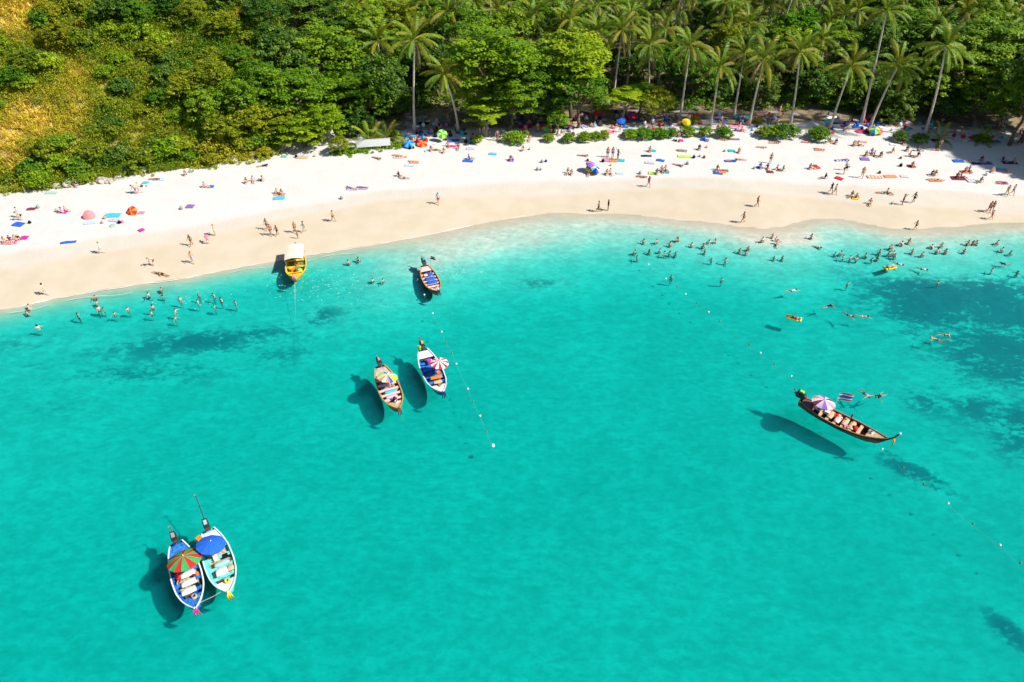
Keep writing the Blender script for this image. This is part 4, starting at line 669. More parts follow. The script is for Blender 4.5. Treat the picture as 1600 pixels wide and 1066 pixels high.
# ------------------------------------------------------------------ towels, mats, bags
def towel_mesh():
    n, k = 13, 7; V, Q = [], []
    for i in range(n):
        for j in range(k):
            u, v = i / (n - 1) - .5, j / (k - 1) - .5; V.append((u, v, .035 + .018 * math.sin(9 * u + 5 * v) + .015 * math.sin(14 * v - 6 * u)))
    for i in range(n - 1):
        for j in range(k - 1): a = i * k + j; Q.append((a, a + k, a + k + 1, a + 1))
    b = len(V); rim = [i * k for i in range(n)] + [(n - 1) * k + j for j in range(1, k)] + [i * k + k - 1 for i in range(n - 2, -1, -1)] + [j for j in range(k - 2, 0, -1)]
    V += [(V[r][0], V[r][1], 0) for r in rim]
    for i in range(len(rim)): j = (i + 1) % len(rim); Q.append((rim[i], b + i, b + j, rim[j]))
    return arr_mesh('towel', np.array(V), np.array(Q), smooth=True)
TW = towel_mesh()
def stripe_mat(c1, c2):
    nm = f'stripe_{c1}_{c2}'
    if nm in _mats: return _mats[nm]
    m, nt, out = new_mat(nm); p = N(nt, 'ShaderNodeBsdfPrincipled'); tc = N(nt, 'ShaderNodeTexCoord'); w = N(nt, 'ShaderNodeTexWave'); w.inputs['Scale'].default_value = 1.4; nt.links.new(tc.outputs['Object'], w.inputs['Vector'])
    nt.links.new(mixc(nt, ramp(nt, w.outputs['Fac'], .45, .55), CC[c1], CC[c2]), p.inputs['Base Color']); p.inputs['Roughness'].default_value = .9; nt.links.new(p.outputs[0], out.inputs[0]); _mats[nm] = m; return m
TOWELS = """29,351 2.0 1.4 -12 blue|38,372 1.3 1.2 0 magenta|16,379 2.6 1.2 6 pink magenta|49,327 1.6 .9 8 wine|99,332 1.5 .9 0 magenta|140,349 2.1 .7 10 paleblue|176,337 2.9 1.4 4 cyan|178,345 1.8 .8 -6 lilac|176,353 .9 .9 40 sage|107,379 2.6 .7 12 blue|80,302 2.3 .8 3 sage|118,292 1.7 .8 0 paleblue|221,333 1.2 .9 0 pink|221,360 1.0 1.0 -40 magenta|249,281 2.3 .9 4 paleblue|330,292 1.1 1.0 5 blue|297,323 1.5 1.3 0 purple|228,286 1.3 .9 0 cyan|437,304 2.2 1.0 0 salmon|436,310 2.2 1.2 10 cyan|444,245 1.1 .9 0 teal|472,246 2.6 1.3 -4 tan|458,238 1.8 1.0 0 palepink|550,296 2.2 .8 0 lilac|566,295 2.2 .8 0 lilac|640,259 2.0 .8 -5 paleblue|647,254 2.0 1.0 0 salmon|622,246 2.0 1.2 0 palepink|642,213 2.6 1.4 0 cyan|657,214 2.4 1.4 -6 purple|731,252 2.2 1.0 -6 blue|770,241 1.7 1.0 -4 cyan|798,251 1.3 1.1 0 purple|668,236 1.3 .9 30 paleblue|735,233 1.9 1.0 0 lilac|707,229 1.6 .9 0 magenta|645,220 2.2 .9 0 salmon|950,251 2.0 1.3 -8 pink|958,251 1.8 1.6 0 orange|969,251 1.9 1.2 -8 teal|968,271 1.5 .8 0 paleblue|907,180 1.8 1.0 0 magenta|916,181 1.7 1.0 0 magenta|903,192 2.4 1.0 0 salmon|888,201 2.6 1.2 0 navy|1021,236 1.1 1.0 -20 teal|1010,244 2.2 .8 0 navy|1032,251 1.7 1.0 -20 blue|1015,255 2.0 .8 -12 lilac|1020,271 1.8 1.2 -10 lime|1040,269 1.6 1.2 -10 cyan|1066,236 2.0 1.1 -12 grey|1070,245 3.0 1.0 -8 lime|1064,220 1.0 1.1 0 magenta|1101,219 1.8 1.3 -18 blue|1143,236 1.5 1.1 -6 teal|1147,218 2.4 .9 0 purple|1141,252 2.4 1.0 0 blue|1122,271 1.9 1.0 -12 blue|1128,269 1.5 1.0 0 orange|1187,262 1.3 1.0 0 blue|1159,204 2.2 1.0 0 pink|1203,269 1.4 1.0 0 wine|1261,222 2.2 .8 -5 pink|1280,235 2.0 .7 -10 salmon|1315,251 2.9 .8 2 blue white|1351,249 1.9 1.4 -6 purple|1311,279 1.6 1.2 -42 red|1346,222 2.3 .8 -4 salmon|1366,277 3.0 1.2 -3 orange palepink|1391,276 2.6 1.2 3 salmon orange|1413,276 1.6 1.0 -10 palepink|1276,261 .9 1.8 15 red|1276,263 1.7 .7 20 salmon|1424,260 1.6 1.2 0 maroon|1461,282 2.5 1.3 0 orange|1497,279 2.8 1.5 -3 maroon|1455,274 1.6 .8 0 paleblue|1517,283 1.7 1.2 0 purple white|1526,284 1.5 1.1 0 sage|1566,286 2.0 1.2 -4 purple magenta|1509,269 2.2 1.2 0 salmon|1564,265 2.4 .9 -3 cyan|1566,268 2.0 .7 -3 pink|1497,252 2.2 1.3 0 blue|1524,256 1.6 .9 -4 navy|1540,256 2.6 1.0 0 blue|1578,255 3.0 1.1 -4 navy|1336,310 1.3 .9 -10 yellow|1488,207 2.2 1.0 0 salmon|1150,197 3.2 1.2 0 pink|1130,188 2.0 1.0 0 blue|975,199 2.0 1.0 0 blue|985,209 1.6 1.0 0 paleblue|1340,199 2.4 1.0 0 blue|1305,193 2.8 1.0 0 navy|1320,197 2.0 1.0 0 purple|1205,193 2.0 1.0 0 purple|1395,226 1.4 .9 -20 white|1190,195 1.8 1.0 0 paleblue|830,173 1.8 1.2 0 lime"""
for row in TOWELS.split('|'):
    f = row.split(); px, py = map(float, f[0].split(',')); w, h, rz, c = float(f[1]), float(f[2]), float(f[3]), f[4]; b = G(px, py); two = f[5] if len(f) > 5 else None
    o = obj('towel', TW, None, stripe_mat(c, two) if two else cloth(c), loc=b + [0, 0, .035 + .0], rot=(0, 0, R(rz)), scale=(w * .74, h * .74, 1)); o['category'] = 'towel'; o['group'] = 'towels and mats spread on the sand'
    queue(o, f'{c} and {two} striped towel' if two else f'{c.replace("palepink", "pale pink").replace("paleblue", "pale blue")} towel', ('in shade ' if py < 224 else 'spread on the sand ') + place_x(px), px)
def bag_mesh():
    mb = MB(); mb.tube([(0, 0, .0), (0, 0, .06), (0, 0, .24), (0, 0, .36), (0, 0, .40)], [.16, .22, .21, .14, .05], 9); mb.tube([(-.13, 0, .34), (-.10, 0, .52), (0, 0, .58), (.10, 0, .52), (.13, 0, .34)], .016, 5); return mb.mesh('bag', [], True)
BAG = bag_mesh(); random.seed(21)
for i in range(215):
    zone = random.choice([(640, 740, 192, 226), (800, 905, 180, 214), (900, 1000, 174, 206), (1000, 1100, 180, 206), (1120, 1240, 178, 207), (1290, 1420, 182, 208), (1290, 1420, 182, 208), (1400, 1595, 190, 224), (640, 740, 192, 226)])
    px, py = random.uniform(zone[0], zone[1]), random.uniform(zone[2], zone[3]); b = G(px, py); c = random.choice(['navy', 'black', 'wine', 'blue', 'grey', 'white', 'purple', 'brown', 'pink', 'teal', 'red', 'paleblue'])
    if i % 3:
        o = obj('beach_bag', BAG, None, cloth(c), loc=b, rot=(0, 0, random.uniform(0, 3)), scale=random.uniform(.9, 1.7)); o['category'] = 'bag'; o['group'] = 'bags left on the sand'; queue(o, f'{c.replace("paleblue", "pale blue")} beach bag', 'in the tree shade ' + place_x(px), px)
    else:
        o = obj('towel', TW, None, cloth(c), loc=b + [0, 0, .035], rot=(0, 0, random.uniform(-.4, .4)), scale=(random.uniform(1.2, 2.0), random.uniform(.7, 1.1), 1)); o['category'] = 'towel'; o['group'] = 'towels and mats spread on the sand'; queue(o, f'{c.replace("paleblue", "pale blue")} towel', 'in shade ' + place_x(px), px)
random.seed(9)
for px, py, c in [(47, 349, 'black'), (60, 325, 'grey'), (89, 331, 'grey'), (160, 349, 'grey'), (187, 349, 'black'), (192, 348, 'pink'), (164, 342, 'salmon'), (231, 291, 'white'), (222, 292, 'brown'), (284, 327, 'grey'), (534, 311, 'grey'), (463, 246, 'black'), (492, 245, 'tan'), (641, 233, 'black'), (646, 232, 'black'), (853, 253, 'navy'), (847, 254, 'grey'), (840, 266, 'grey'), (845, 266, 'grey'), (801, 250, 'purple'), (828, 234, 'paleblue'), (1053, 220, 'grey'), (1056, 221, 'black'), (1084, 247, 'navy'), (1093, 245, 'grey'), (1100, 247, 'brown'), (1104, 231, 'tan'), (1074, 257, 'grey'), (1138, 268, 'white'), (1132, 237, 'grey'), (1178, 264, 'grey'), (1407, 260, 'black'), (1374, 271, 'brown'), (1407, 248, 'brown'), (1541, 274, 'white'), (1574, 268, 'tan'), (1578, 222, 'white'), (1592, 226, 'grey'), (1375, 211, 'tan'), (1358, 212, 'brown'), (1061, 222, 'red'), (1000, 272, 'grey'), (918, 252, 'black'), (942, 253, 'black'), (955, 259, 'palepink')]:
    o = obj('beach_bag', BAG, None, cloth(c), loc=G(px, py), rot=(0, 0, random.uniform(0, 3)), scale=random.uniform(.8, 1.15)); o['category'] = 'bag'; o['group'] = 'bags left on the sand'; queue(o, f'small {c.replace("palepink", "pale pink").replace("paleblue", "pale blue")} beach bag', 'left on the sand ' + place_x(px), px)

# ------------------------------------------------------------------ parasols
ALU = mat('aluminium', (.6, .6, .6), .4, .05, 5, .5, .6)
def parasol(loc, height, rad, cols, n=8, tilt=(0, 0), label='', depth=.32, group='parasols', valance=.1):
    e = empty('parasol', loc); tag(e, label, 'parasol', group); M = Matrix.Rotation(tilt[0], 3, 'X') @ Matrix.Rotation(tilt[1], 3, 'Y'); top = Vector((0, 0, height))
    MB().tube([(0, 0, -.1), top - Vector((0, 0, rad * .5))] + [top + M @ Vector((0, 0, -rad * .2)), top + M @ Vector((0, 0, .08))], .022, 7).build('pole', ALU, e, True)
    mb = MB(); mb.ball(top + M @ Vector((0, 0, .07)), .045, 7, 5); mb.build('finial', WH, e, True)
    for k in range(n):
        a0, a1 = 2 * math.pi * k / n, 2 * math.pi * (k + 1) / n; V, Q = [], []
        rows = [0.02, .25, .5, .75, 1.0]
        for r in rows:
            z = -depth * rad * (r ** 1.7)
            for j, f in enumerate((0, .33, .67, 1)):
                a = a0 + (a1 - a0) * f; sag = 1 - .035 * r * math.sin(math.pi * f); V.append(top + M @ Vector((math.cos(a) * rad * r * sag, math.sin(a) * rad * r * sag, z - .02 * math.sin(math.pi * f) * r)))
        for j in range(4): V.append(V[16 + j] + M @ Vector((0, 0, -valance * (1 if j in (1, 2) else .75))))
        for i in range(5):
            for j in range(3): Q.append((i * 4 + j, i * 4 + j + 4, i * 4 + j + 5, i * 4 + j + 1))
        MB().add(V, Q).build('panel', cloth(cols[k % len(cols)]), e)
        MB().tube([top + M @ Vector((0, 0, -.02)), top + M @ Vector((math.cos(a0) * rad * .98, math.sin(a0) * rad * .98, -depth * rad - .015))], .009, 4).build('rib', ALU, e)
    return e
for px, py, h, r, cols, n, tilt, lb in [(140, 342, .55, .78, ['pink', 'salmon'], 8, (R(48), R(12)), 'pink parasol lying tilted on the sand near the blue towel'), (206, 335, .55, .78, ['orange', 'red'], 8, (R(40), R(-8)), 'orange red parasol lying tilted on the sand'),
        (692, 222, 1.5, .85, ['lime', 'green'], 8, (R(35), R(10)), 'lime green parasol tilted in the shade of the twin palms'), (639, 230, .8, .85, ['blue', 'cyan'], 8, (R(20), 0), 'blue parasol low on the sand beside the white board'), (660, 228, .55, .85, ['orange', 'red'], 8, (R(20), R(8)), 'orange parasol low on the sand right of the blue one'),
        (854, 208, 1.2, .85, ['orange', 'green', 'green', 'red'], 8, (R(25), 0), 'orange and green parasol under the dark spreading tree'), (934, 184, .9, .85, ['red'], 8, (R(20), 0), 'red parasol in the sunlit gap under the trees'), (987, 190, 1.3, .85, ['magenta', 'wine'], 8, (R(20), 0), 'magenta parasol in shade beside the small leaning tree'), (970, 196, 1.1, .85, ['blue'], 8, (R(20), 0), 'deep blue parasol by the foot of the leaning tree'),
        (923, 268, 1.4, .80, ['blue', 'purple', 'magenta', 'pink'], 8, (R(10), R(15)), 'rainbow parasol of blue, purple and pink panels on dry sand'), (931, 272, 1.0, .8, ['navy', 'blue', 'white', 'yellow', 'cyan'], 8, (R(15), R(20)), 'blue, white and yellow parasol right of the rainbow one'), (921, 270, .9, .7, ['yellow', 'lime', 'orange'], 8, (R(25), R(-10)), 'yellow parasol beneath the rainbow one'),
        (1364, 211, 1.0, .85, ['lime', 'green', 'blue'], 8, (R(30), R(-5)), 'lime green parasol at the foot of the leaning palms'), (1371, 210, .9, .85, ['orange', 'magenta'], 8, (R(25), R(8)), 'orange parasol beside the lime one under leaning palms'), (1072, 197, .9, .8, ['yellow'], 8, (R(25), 0), 'yellow parasol in the sun behind the beach shrubs'), (985, 184, .7, .7, ['salmon'], 8, (R(30), 0), 'salmon parasol under the small leaning tree')]:
    parasol(G(px, py), h, r, cols, n, tilt, lb, group='parasols on the beach')
# wooden table in the shade of the boulders
e = empty('picnic_table', G(487, 224), R(10)); tag(e, 'dark wooden table with benches in the shade by the boulders', 'table'); DW = mat('dark_wood', (.11, .06, .035), .8, .3, 5, .2)
for k in range(4): MB().box((0, -.33 + .22 * k, .74), (2.2, .2, .05)).build('plank', DW, e)
for s in (-1, 1):
    MB().box((0, s * .75, .44), (2.1, .28, .05)).build('bench', DW, e); MB().box((s * .8, 0, .36), (.1, 1.5, .70), 0, 0, .6).build('leg', DW, e)

# ------------------------------------------------------------------ longtail boats
def prof(t, kn): return float(np.interp(t, [a for a, _ in kn], [b for _, b in kn]))
def smooth_prof(kn):
    xs = np.linspace(0, 1, 81); ys = np.interp(xs, [a for a, _ in kn], [b for _, b in kn]); k = np.hanning(13); k /= k.sum(); yp = np.concatenate([2 * ys[0] - ys[6:0:-1], ys, 2 * ys[-1] - ys[-2:-8:-1]]); y2 = np.convolve(yp, k, mode='valid'); y2[0], y2[-1] = ys[0], ys[-1]; return lambda t: float(np.interp(t, xs, y2))
ENG = mat('engine_black', (.03, .03, .035), .45, .3, 8, .5); STEEL = mat('steel', (.45, .45, .47), .35, .15, 6, .5, .8); RUST = mat('rusty_iron', (.16, .07, .035), .8, .4, 8, .2)
def boat(stern, bow, beam, hullc, inner, rail, benchc, label, n_bench=4, prowlen=.9, shaft=1.6, deckc=None, bands=None, ribbons=(), floor_c=None, sheer=.52, wood=False, engine_top='grey', stern_deck=None, shaft_up=.35):
    sw, bw = P(*stern, .55), P(*bow, .95); dv = bw - sw; L = math.hypot(dv[0], dv[1]); yaw = math.atan2(dv[1], dv[0]); c = (sw + bw) / 2; e = empty('longtail_boat', (c[0], c[1], 0), yaw); tag(e, label, 'boat', 'longtail boats moored in the bay')
    bf = smooth_prof([(0, .42), (.12, .72), (.3, .95), (.5, 1.0), (.68, .92), (.82, .68), (.93, .33), (1, .04)]); zs = smooth_prof([(0, sheer + .16), (.2, sheer + .03), (.5, sheer), (.75, sheer + .12), (.9, sheer + .34), (1, sheer + .58)]); kz = smooth_prof([(0, -.05), (.15, -.22), (.5, -.30), (.8, -.22), (.93, .05), (1, sheer + .30)])
    nT, nU = 33, 13; ts = np.linspace(0, 1, nT); xa = lambda t: -L / 2 + L * t; FLOOR = .13
    V, Q = [], []
    for t in ts:
        b, s, k = bf(t) * beam / 2, zs(t), kz(t)
        for u in np.linspace(-1, 1, nU): V.append((xa(t), b * math.copysign(abs(u) ** .62, u), k + (s - k) * abs(u) ** 2.1))
    for i in range(nT - 1):
        for j in range(nU - 1): a = i * nU + j; Q.append((a, a + 1, a + nU + 1, a + nU))
    Q.append(tuple(range(nU))[::-1]); hm = mat('boat_' + hullc[0], hullc[1], .55, .4, 5, .3); MB().add(V, Q).build('hull', hm, e, True)
    V, Q = [], []
    for t in ts[1:-1]:
        b, s = max(bf(t) * beam / 2 - .05, .012), zs(t) - .01; fl = min(max(FLOOR, kz(t) + .12), s - .04); bb = max(b * .80, .008)
        for y, z in ((-b, s), (-b * .97, (s + fl) / 2), (-bb, fl), (-bb * .4, fl), (bb * .4, fl), (bb, fl), (b * .97, (s + fl) / 2), (b, s)): V.append((xa(t), y, z))
    for i in range(nT - 3):
        for j in range(7): a = i * 8 + j; Q.append((a, a + 8, a + 9, a + 1))
    Q.append(tuple(range(8))); Q.append(tuple((nT - 3) * 8 + k for k in range(8))[::-1]); MB().add(V, Q).build('lining', mat('boat_' + inner[0], inner[1], .6, .25, 4, .3), e)
    for s in (-1, 1):
        V, Q = [], []
        for t in ts:
            b, z = bf(t) * beam / 2, zs(t)
            for dy, dz in ((-.065, -.02), (.035, -.045), (.035, .035), (-.065, .035)): V.append((xa(t), s * max(b + dy, 0.004), z + dz))
        for i in range(nT - 1):
            for j in range(4): q = (i * 4 + j, i * 4 + (j + 1) % 4, i * 4 + 4 + (j + 1) % 4, i * 4 + 4 + j); Q.append(q if s > 0 else q[::-1])
        MB().add(V, Q).build('gunwale', mat('boat_' + rail[0], rail[1], .5, .12, 4, .4), e)
    if bands:
        for s in (-1, 1):
            V, Q = [], []
            for t in ts[:-1]:
                b, z, k = bf(t) * beam / 2, zs(t), kz(t)
                for u in (.93, .84): V.append((xa(t), s * (b * u ** .62 + .012), k + (z - k) * u ** 2.1))
            for i in range(nT - 2): q = (i * 2, i * 2 + 1, i * 2 + 3, i * 2 + 2); Q.append(q if s < 0 else q[::-1])
            MB().add(V, Q).build('paint_stripe', mat('boat_' + bands[0], bands[1], .5, .1), e)
    bm_ = mat('boat_' + benchc[0], benchc[1], .65, .35, 7, .3)
    for k in range(n_bench):
        t = .27 + .44 * k / max(n_bench - 1, 1); w = bf(t) * beam - .12; MB().box((xa(t), 0, zs(t) - .13), (.30, w, .05)).build('bench', bm_, e)
    for k in range(7):
        t = .16 + .66 * k / 6
        for s in (-1, 1): MB().tube([(xa(t), s * (bf(t) * beam / 2 - .055), zs(t) - .02), (xa(t), s * (bf(t) * beam / 2 - .075), (zs(t) + FLOOR) / 2), (xa(t), s * bf(t) * beam * .38, FLOOR + .02)], .03, 5).build('rib', mat('boat_' + inner[0], inner[1]), e)
    fm = mat('boat_' + (floor_c or benchc)[0], (floor_c or benchc)[1], .7, .25, 5)
    for k in range(5): y = (k - 2) * beam * .13; MB().box((xa(.46), y, FLOOR + .02), (L * .44, beam * .12, .03)).build('floor_board', fm, e)
    dk = deckc or benchc; V = []
    for t in (.79, .86, .92, .965): V += [(xa(t), bf(t) * beam / 2 - .07, zs(t) - .05), (xa(t), -bf(t) * beam / 2 + .07, zs(t) - .05)]
    mb = MB().add(V + [(a, b, z - .04) for a, b, z in V], [(0, 1, 3, 2), (2, 3, 5, 4), (4, 5, 7, 6), (0, 8, 9, 1)]); mb.build('foredeck', mat('boat_' + dk[0], dk[1], .6, .2), e)
    sd_ = stern_deck or benchc; V = []
    for t in (.03, .09, .17): V += [(xa(t), bf(t) * beam / 2 - .07, zs(t) - .06), (xa(t), -bf(t) * beam / 2 + .07, zs(t) - .06)]
    MB().add(V + [(a, b, z - .04) for a, b, z in V], [(0, 1, 3, 2), (2, 3, 5, 4), (4, 10, 11, 5)]).build('stern_deck', mat('boat_' + sd_[0], sd_[1], .6, .2), e)
    # upswept prow
    z1 = zs(1); pts = [(L / 2 - .35, 0, z1 - .45), (L / 2, 0, z1 - .12), (L / 2 + .22 * prowlen, 0, z1 + .22 * prowlen), (L / 2 + .38 * prowlen, 0, z1 + .62 * prowlen)]; po = MB().tube(pts, [.10, .10, .085, .075], 6).build('prow', mat('boat_' + rail[0], rail[1]) if not wood else hm, e, True)
    for i, (rc, q) in enumerate(ribbons):
        p = np.array(pts[2]) * (1 - q) + np.array(pts[3]) * q; mb = MB(); mb.tube([p - [.02, 0, .07], p + [.02, 0, .07]], .10, 9)
        for a in (() if rc == 'white' else (-.5, .1, .6)): mb.tube([p + [.10, a * .12, 0], p + [.19, a * .25, -.22], p + [.20, a * .34, -.75]], [.045, .065, .03], 5)
        o = mb.build('ribbon', cloth(rc), e, True)
    # engine on its swivel, with the long tail shaft and propeller
    ex = -L / 2 + .02; ez = zs(0) + .42; en = MB(); en.box((ex - .16, 0, ez), (.80, .46, .42)); en.box((ex + .02, 0, ez + .32), (.42, .38, .26), 0, 0, .85); en.tube([(ex - .42, .14, ez + .2), (ex - .46, .14, ez + .5)], .07, 7); en.tube([(ex + .27, -.2, ez + .05), (ex + .27, .2, ez + .05)], .19, 10); en.tube([(ex - .5, -.1, ez + .1), (ex - .75, -.1, ez + .16)], .12, 8)
    eo = en.build('engine', ENG, e); MB().box((ex - .10, 0, ez + .52), (.44, .28, .14), 0, 0, .8).build('fuel_tank', cloth(engine_top), eo)
    MB().tube([(ex, 0, zs(0) - .1), (ex, 0, ez - .15)], .05, 7).build('swivel_post', STEEL, e); MB().tube([(ex + .15, 0, ez + .08), (ex + .6, .05, ez + .16), (ex + 1.05, .08, ez + .14)], .022, 6).build('tiller', STEEL, eo)
    tp = (ex - .5 - shaft, 0, ez + shaft * shaft_up); MB().tube([(ex - .45, 0, ez), tp], [.05, .035], 7).build('tail_shaft', RUST if shaft < 1 else ENG, eo); pr = MB()
    pr.tube([Vector(tp) - Vector((.08, 0, 0)), Vector(tp) + Vector((.08, 0, 0))], .035, 7)
    for k in range(3):
        a = k * 2.09; pr.add([Vector(tp) + Vector((x, math.cos(a + q) * r, math.sin(a + q) * r)) for x, q, r in ((-.02, -.2, .03), (-.05, -.45, .16), (.05, .35, .17), (.02, .2, .03), (0, -.2, .03), (-.03, -.45, .16), (.07, .35, .17), (.04, .2, .03))], [(0, 1, 2, 3), (7, 6, 5, 4), (0, 4, 5, 1), (1, 5, 6, 2), (2, 6, 7, 3)])
    pr.build('propeller', STEEL, eo)
    W = lambda t, y, z: (Matrix.Rotation(yaw, 3, 'Z') @ Vector((xa(t), y, z))) + Vector((c[0], c[1], 0))
    return dict(e=e, L=L, yaw=yaw, W=W, zs=zs, bf=bf, beam=beam, F=FLOOR + .035)
def cargo(bt, t, y, z, kind, c, label, size=(.5, .4, .12), name=None):
    p = bt['W'](t, y, z); w, d, h = size; cat = kind
    if kind == 'cushion':
        o = MB(); o.tube([(-w / 2, 0, 0), (-w / 2 + .03, 0, 0), (w / 2 - .03, 0, 0), (w / 2, 0, 0)], [.02, 1, 1, .02], 12); me = o.mesh('cushion', [cloth(c)], True)
        for v in me.vertices: v.co.y *= d / 2; v.co.z = max(-1, min(1, v.co.z * 1.3)) * h / 2 + h / 2
        ob = obj('cushion', me, None, None, loc=p, rot=(0, 0, bt['yaw']))
    elif kind == 'life jacket':
        mb = MB()
        for s in (-1, 1): mb.box((s * .13, 0, h / 2), (.2, .5, h), 0, 0, .8)
        mb.box((0, .17, h / 2 - .01), (.2, .18, h * .9), 0, 0, .8); ob = mb.build('life_jacket', cloth(c)); ob.location = p; ob.rotation_euler = (0, 0, bt['yaw'] + .4)
    elif kind == 'bucket':
        mb = MB(); mb.tube([(0, 0, 0), (0, 0, h), (0, 0, h + .01), (0, 0, h - .02), (0, 0, .05)], [w * .42, w * .5, w * .5, w * .44, w * .36], 12); mb.tube([(-w * .5, 0, h), (-w * .3, 0, h + .12), (0, 0, h + .17), (w * .3, 0, h + .12), (w * .5, 0, h)], .012, 5); ob = mb.build('bucket', cloth(c), None, True); ob.location = p
    elif kind == 'jerrycan':
        mb = MB(); mb.box((0, 0, h * .45), (w, d, h * .9), 0, 0, .85); mb.tube([(w * .25, 0, h * .88), (w * .25, 0, h * 1.05)], .05, 7); mb.tube([(-w * .3, 0, h * .88), (-w * .3, 0, h * 1.02), (w * .05, 0, h * 1.02), (w * .05, 0, h * .88)], .025, 5); ob = mb.build('jerrycan', cloth(c)); ob.location = p; ob.rotation_euler = (0, 0, bt['yaw'] + .5)
    else:
        mb = MB(); mb.box((0, 0, h * .4), (w, d, h * .8), 0, 0, .95); mb.box((0, 0, h * .87), (w * 1.04, d * 1.04, h * .16), 0, 0, .92); ob = mb.build('cool_box', cloth(c)); ob.location = p; ob.rotation_euler = (0, 0, bt['yaw']); cat = 'cool box'
    tag(ob, label, cat, 'gear lying in the boats'); return ob
def flag(bt, t, y, z0, h, label, w=.75, hh=.5, cols=('red', 'white', 'blue', 'blue', 'white', 'red')):
    p = bt['W'](t, y, z0); e = empty('flag', p); tag(e, label, 'flag', 'flags flown from the boats'); MB().tube([(0, 0, -.1), (0, 0, h)], .018, 6).build('pole', ALU, e, True)
    n = len(cols)
    for k in range(n):
        V = []
        for i in range(7): u = i / 6; yy = .07 * math.sin(u * 6); V += [(u * w, yy - .1 * u, h - hh * k / n - .06 * u), (u * w, yy - .1 * u, h - hh * (k + 1) / n - .06 * u)]
        V2 = V + [(a, b + .006, c) for a, b, c in V]; MB().add(V2, [(i * 2, i * 2 + 1, i * 2 + 3, i * 2 + 2) for i in range(6)] + [(14 + i * 2, 14 + i * 2 + 2, 14 + i * 2 + 3, 14 + i * 2 + 1) for i in range(6)]).build('stripe', cloth(cols[k]), e)
BLUE = ('blue', (.02, .17, .55)); TURQ = ('turquoise', (.16, .62, .58)); WHT = ('white', (.74, .74, .73)); BRN = ('brown', (.20, .10, .045)); DKB = ('dark_brown', (.055, .028, .02)); OCH = ('ochre', (.52, .27, .06)); YEL = ('yellow', (.78, .48, .02)); PNK = ('pale_pink', (.72, .50, .46)); TAN = ('tan', (.55, .38, .20)); RED = ('red', (.55, .06, .04)); GRY = ('grey', (.42, .40, .36)); NVY = ('navy', (.02, .05, .20)); TEAL = ('teal', (.10, .55, .52)); MAR = ('maroon', (.26, .09, .06)); ORG = ('orange', (.70, .30, .03))
b1 = boat((276, 849), (306, 952), 2.25, BLUE, ('deep_blue', (.015, .10, .34)), WHT, BLUE, 'blue longtail boat with white rails under a red and green parasol', 4, .9, .5, BLUE, PNK, (('yellow', .3), ('magenta', .75)), TAN, shaft_up=1.0)
parasol(b1['W'](.40, .35, .15), 2.0, 1.32, ['red', 'green'], 14, (R(-14), R(-6)), 'red and green striped parasol shading the blue longtail boat', .30, 'parasols in the boats')
for t, y, c, lb in [(.47, .1, 'white', 'white cushion behind the striped parasol in the blue boat'), (.59, .0, 'white', 'white padded cushion mid-way along the blue boat'), (.70, -.15, 'white', 'square white cushion nearest the bow of the blue boat')]: cargo(b1, t, y, b1['zs'](t) - .10, 'cushion', c, lb, (.55, 1.1, .14))
cargo(b1, .66, .45, b1['F'], 'cool box', 'black', 'black box on the floor of the blue boat', (.4, .4, .35)); cargo(b1, .45, -.55, b1['F'] + .2, 'life jacket', 'red', 'red life jacket at the rail of the blue boat', (.5, .5, .14)); cargo(b1, .52, .5, b1['F'], 'jerrycan', 'wine', 'dark red can on the floor of the blue boat', (.35, .25, .4))
b2 = boat((326, 829), (358, 927), 2.25, TURQ, TEAL, ('pale_turquoise', (.60, .80, .76)), TURQ, 'turquoise and white longtail boat under a blue parasol, tail shaft raised', 4, .95, 2.3, WHT, WHT, (('salmon', .0), ('yellow', .45), ('yellow', .8)), TAN, engine_top='sage', stern_deck=WHT, shaft_up=.45)
parasol(b2['W'](.36, -.0, .15), 2.0, 1.12, ['blue'], 10, (R(-14), R(8)), 'plain blue parasol shading the turquoise longtail boat', .30, 'parasols in the boats')
cargo(b2, .52, .15, b2['zs'](.52) - .10, 'cushion', 'sage', 'pale green cushion in the middle of the turquoise boat', (.5, 1.2, .12)); cargo(b2, .64, -.05, b2['zs'](.64) - .1, 'cushion', 'white', 'white cushion towards the bow of the turquoise boat', (.7, .9, .14)); cargo(b2, .64, .65, b2['zs'](.64) - .1, 'cushion', 'tan', 'tan cushion beside the white one in the turquoise boat', (.6, .5, .12))
cargo(b2, .44, .55, b2['F'], 'cool box', 'black', 'black box on the floor of the turquoise boat', (.4, .4, .35)); cargo(b2, .42, -.15, b2['F'] + .22, 'cool box', 'white', 'white box near the blue parasol in the turquoise boat', (.45, .35, .3)); cargo(b2, .53, .75, b2['F'], 'bucket', 'brown', 'brown bucket by the rail of the turquoise boat', (.34, .3, .3)); cargo(b2, .08, -.85, b2['zs'](.1), 'life jacket', 'orange', 'orange life jacket hung at the stern of the turquoise boat', (.5, .5, .22))
b3 = boat((594, 573), (623, 640), 2.25, BRN, MAR, OCH, PNK, 'brown wooden longtail boat with ochre rails under a multicoloured parasol', 5, .7, .25, TAN, ORG, (('brown', .2),), ('mauve', (.45, .33, .36)), wood=True, stern_deck=GRY, shaft_up=1.2)
parasol(b3['W'](.43, .1, .15), 1.9, 1.05, ['yellow', 'paleblue', 'orange', 'white', 'salmon', 'blue', 'yellow', 'lime'], 16, (R(-14), R(6)), 'multicoloured striped parasol shading the brown wooden boat', .28, 'parasols in the boats')
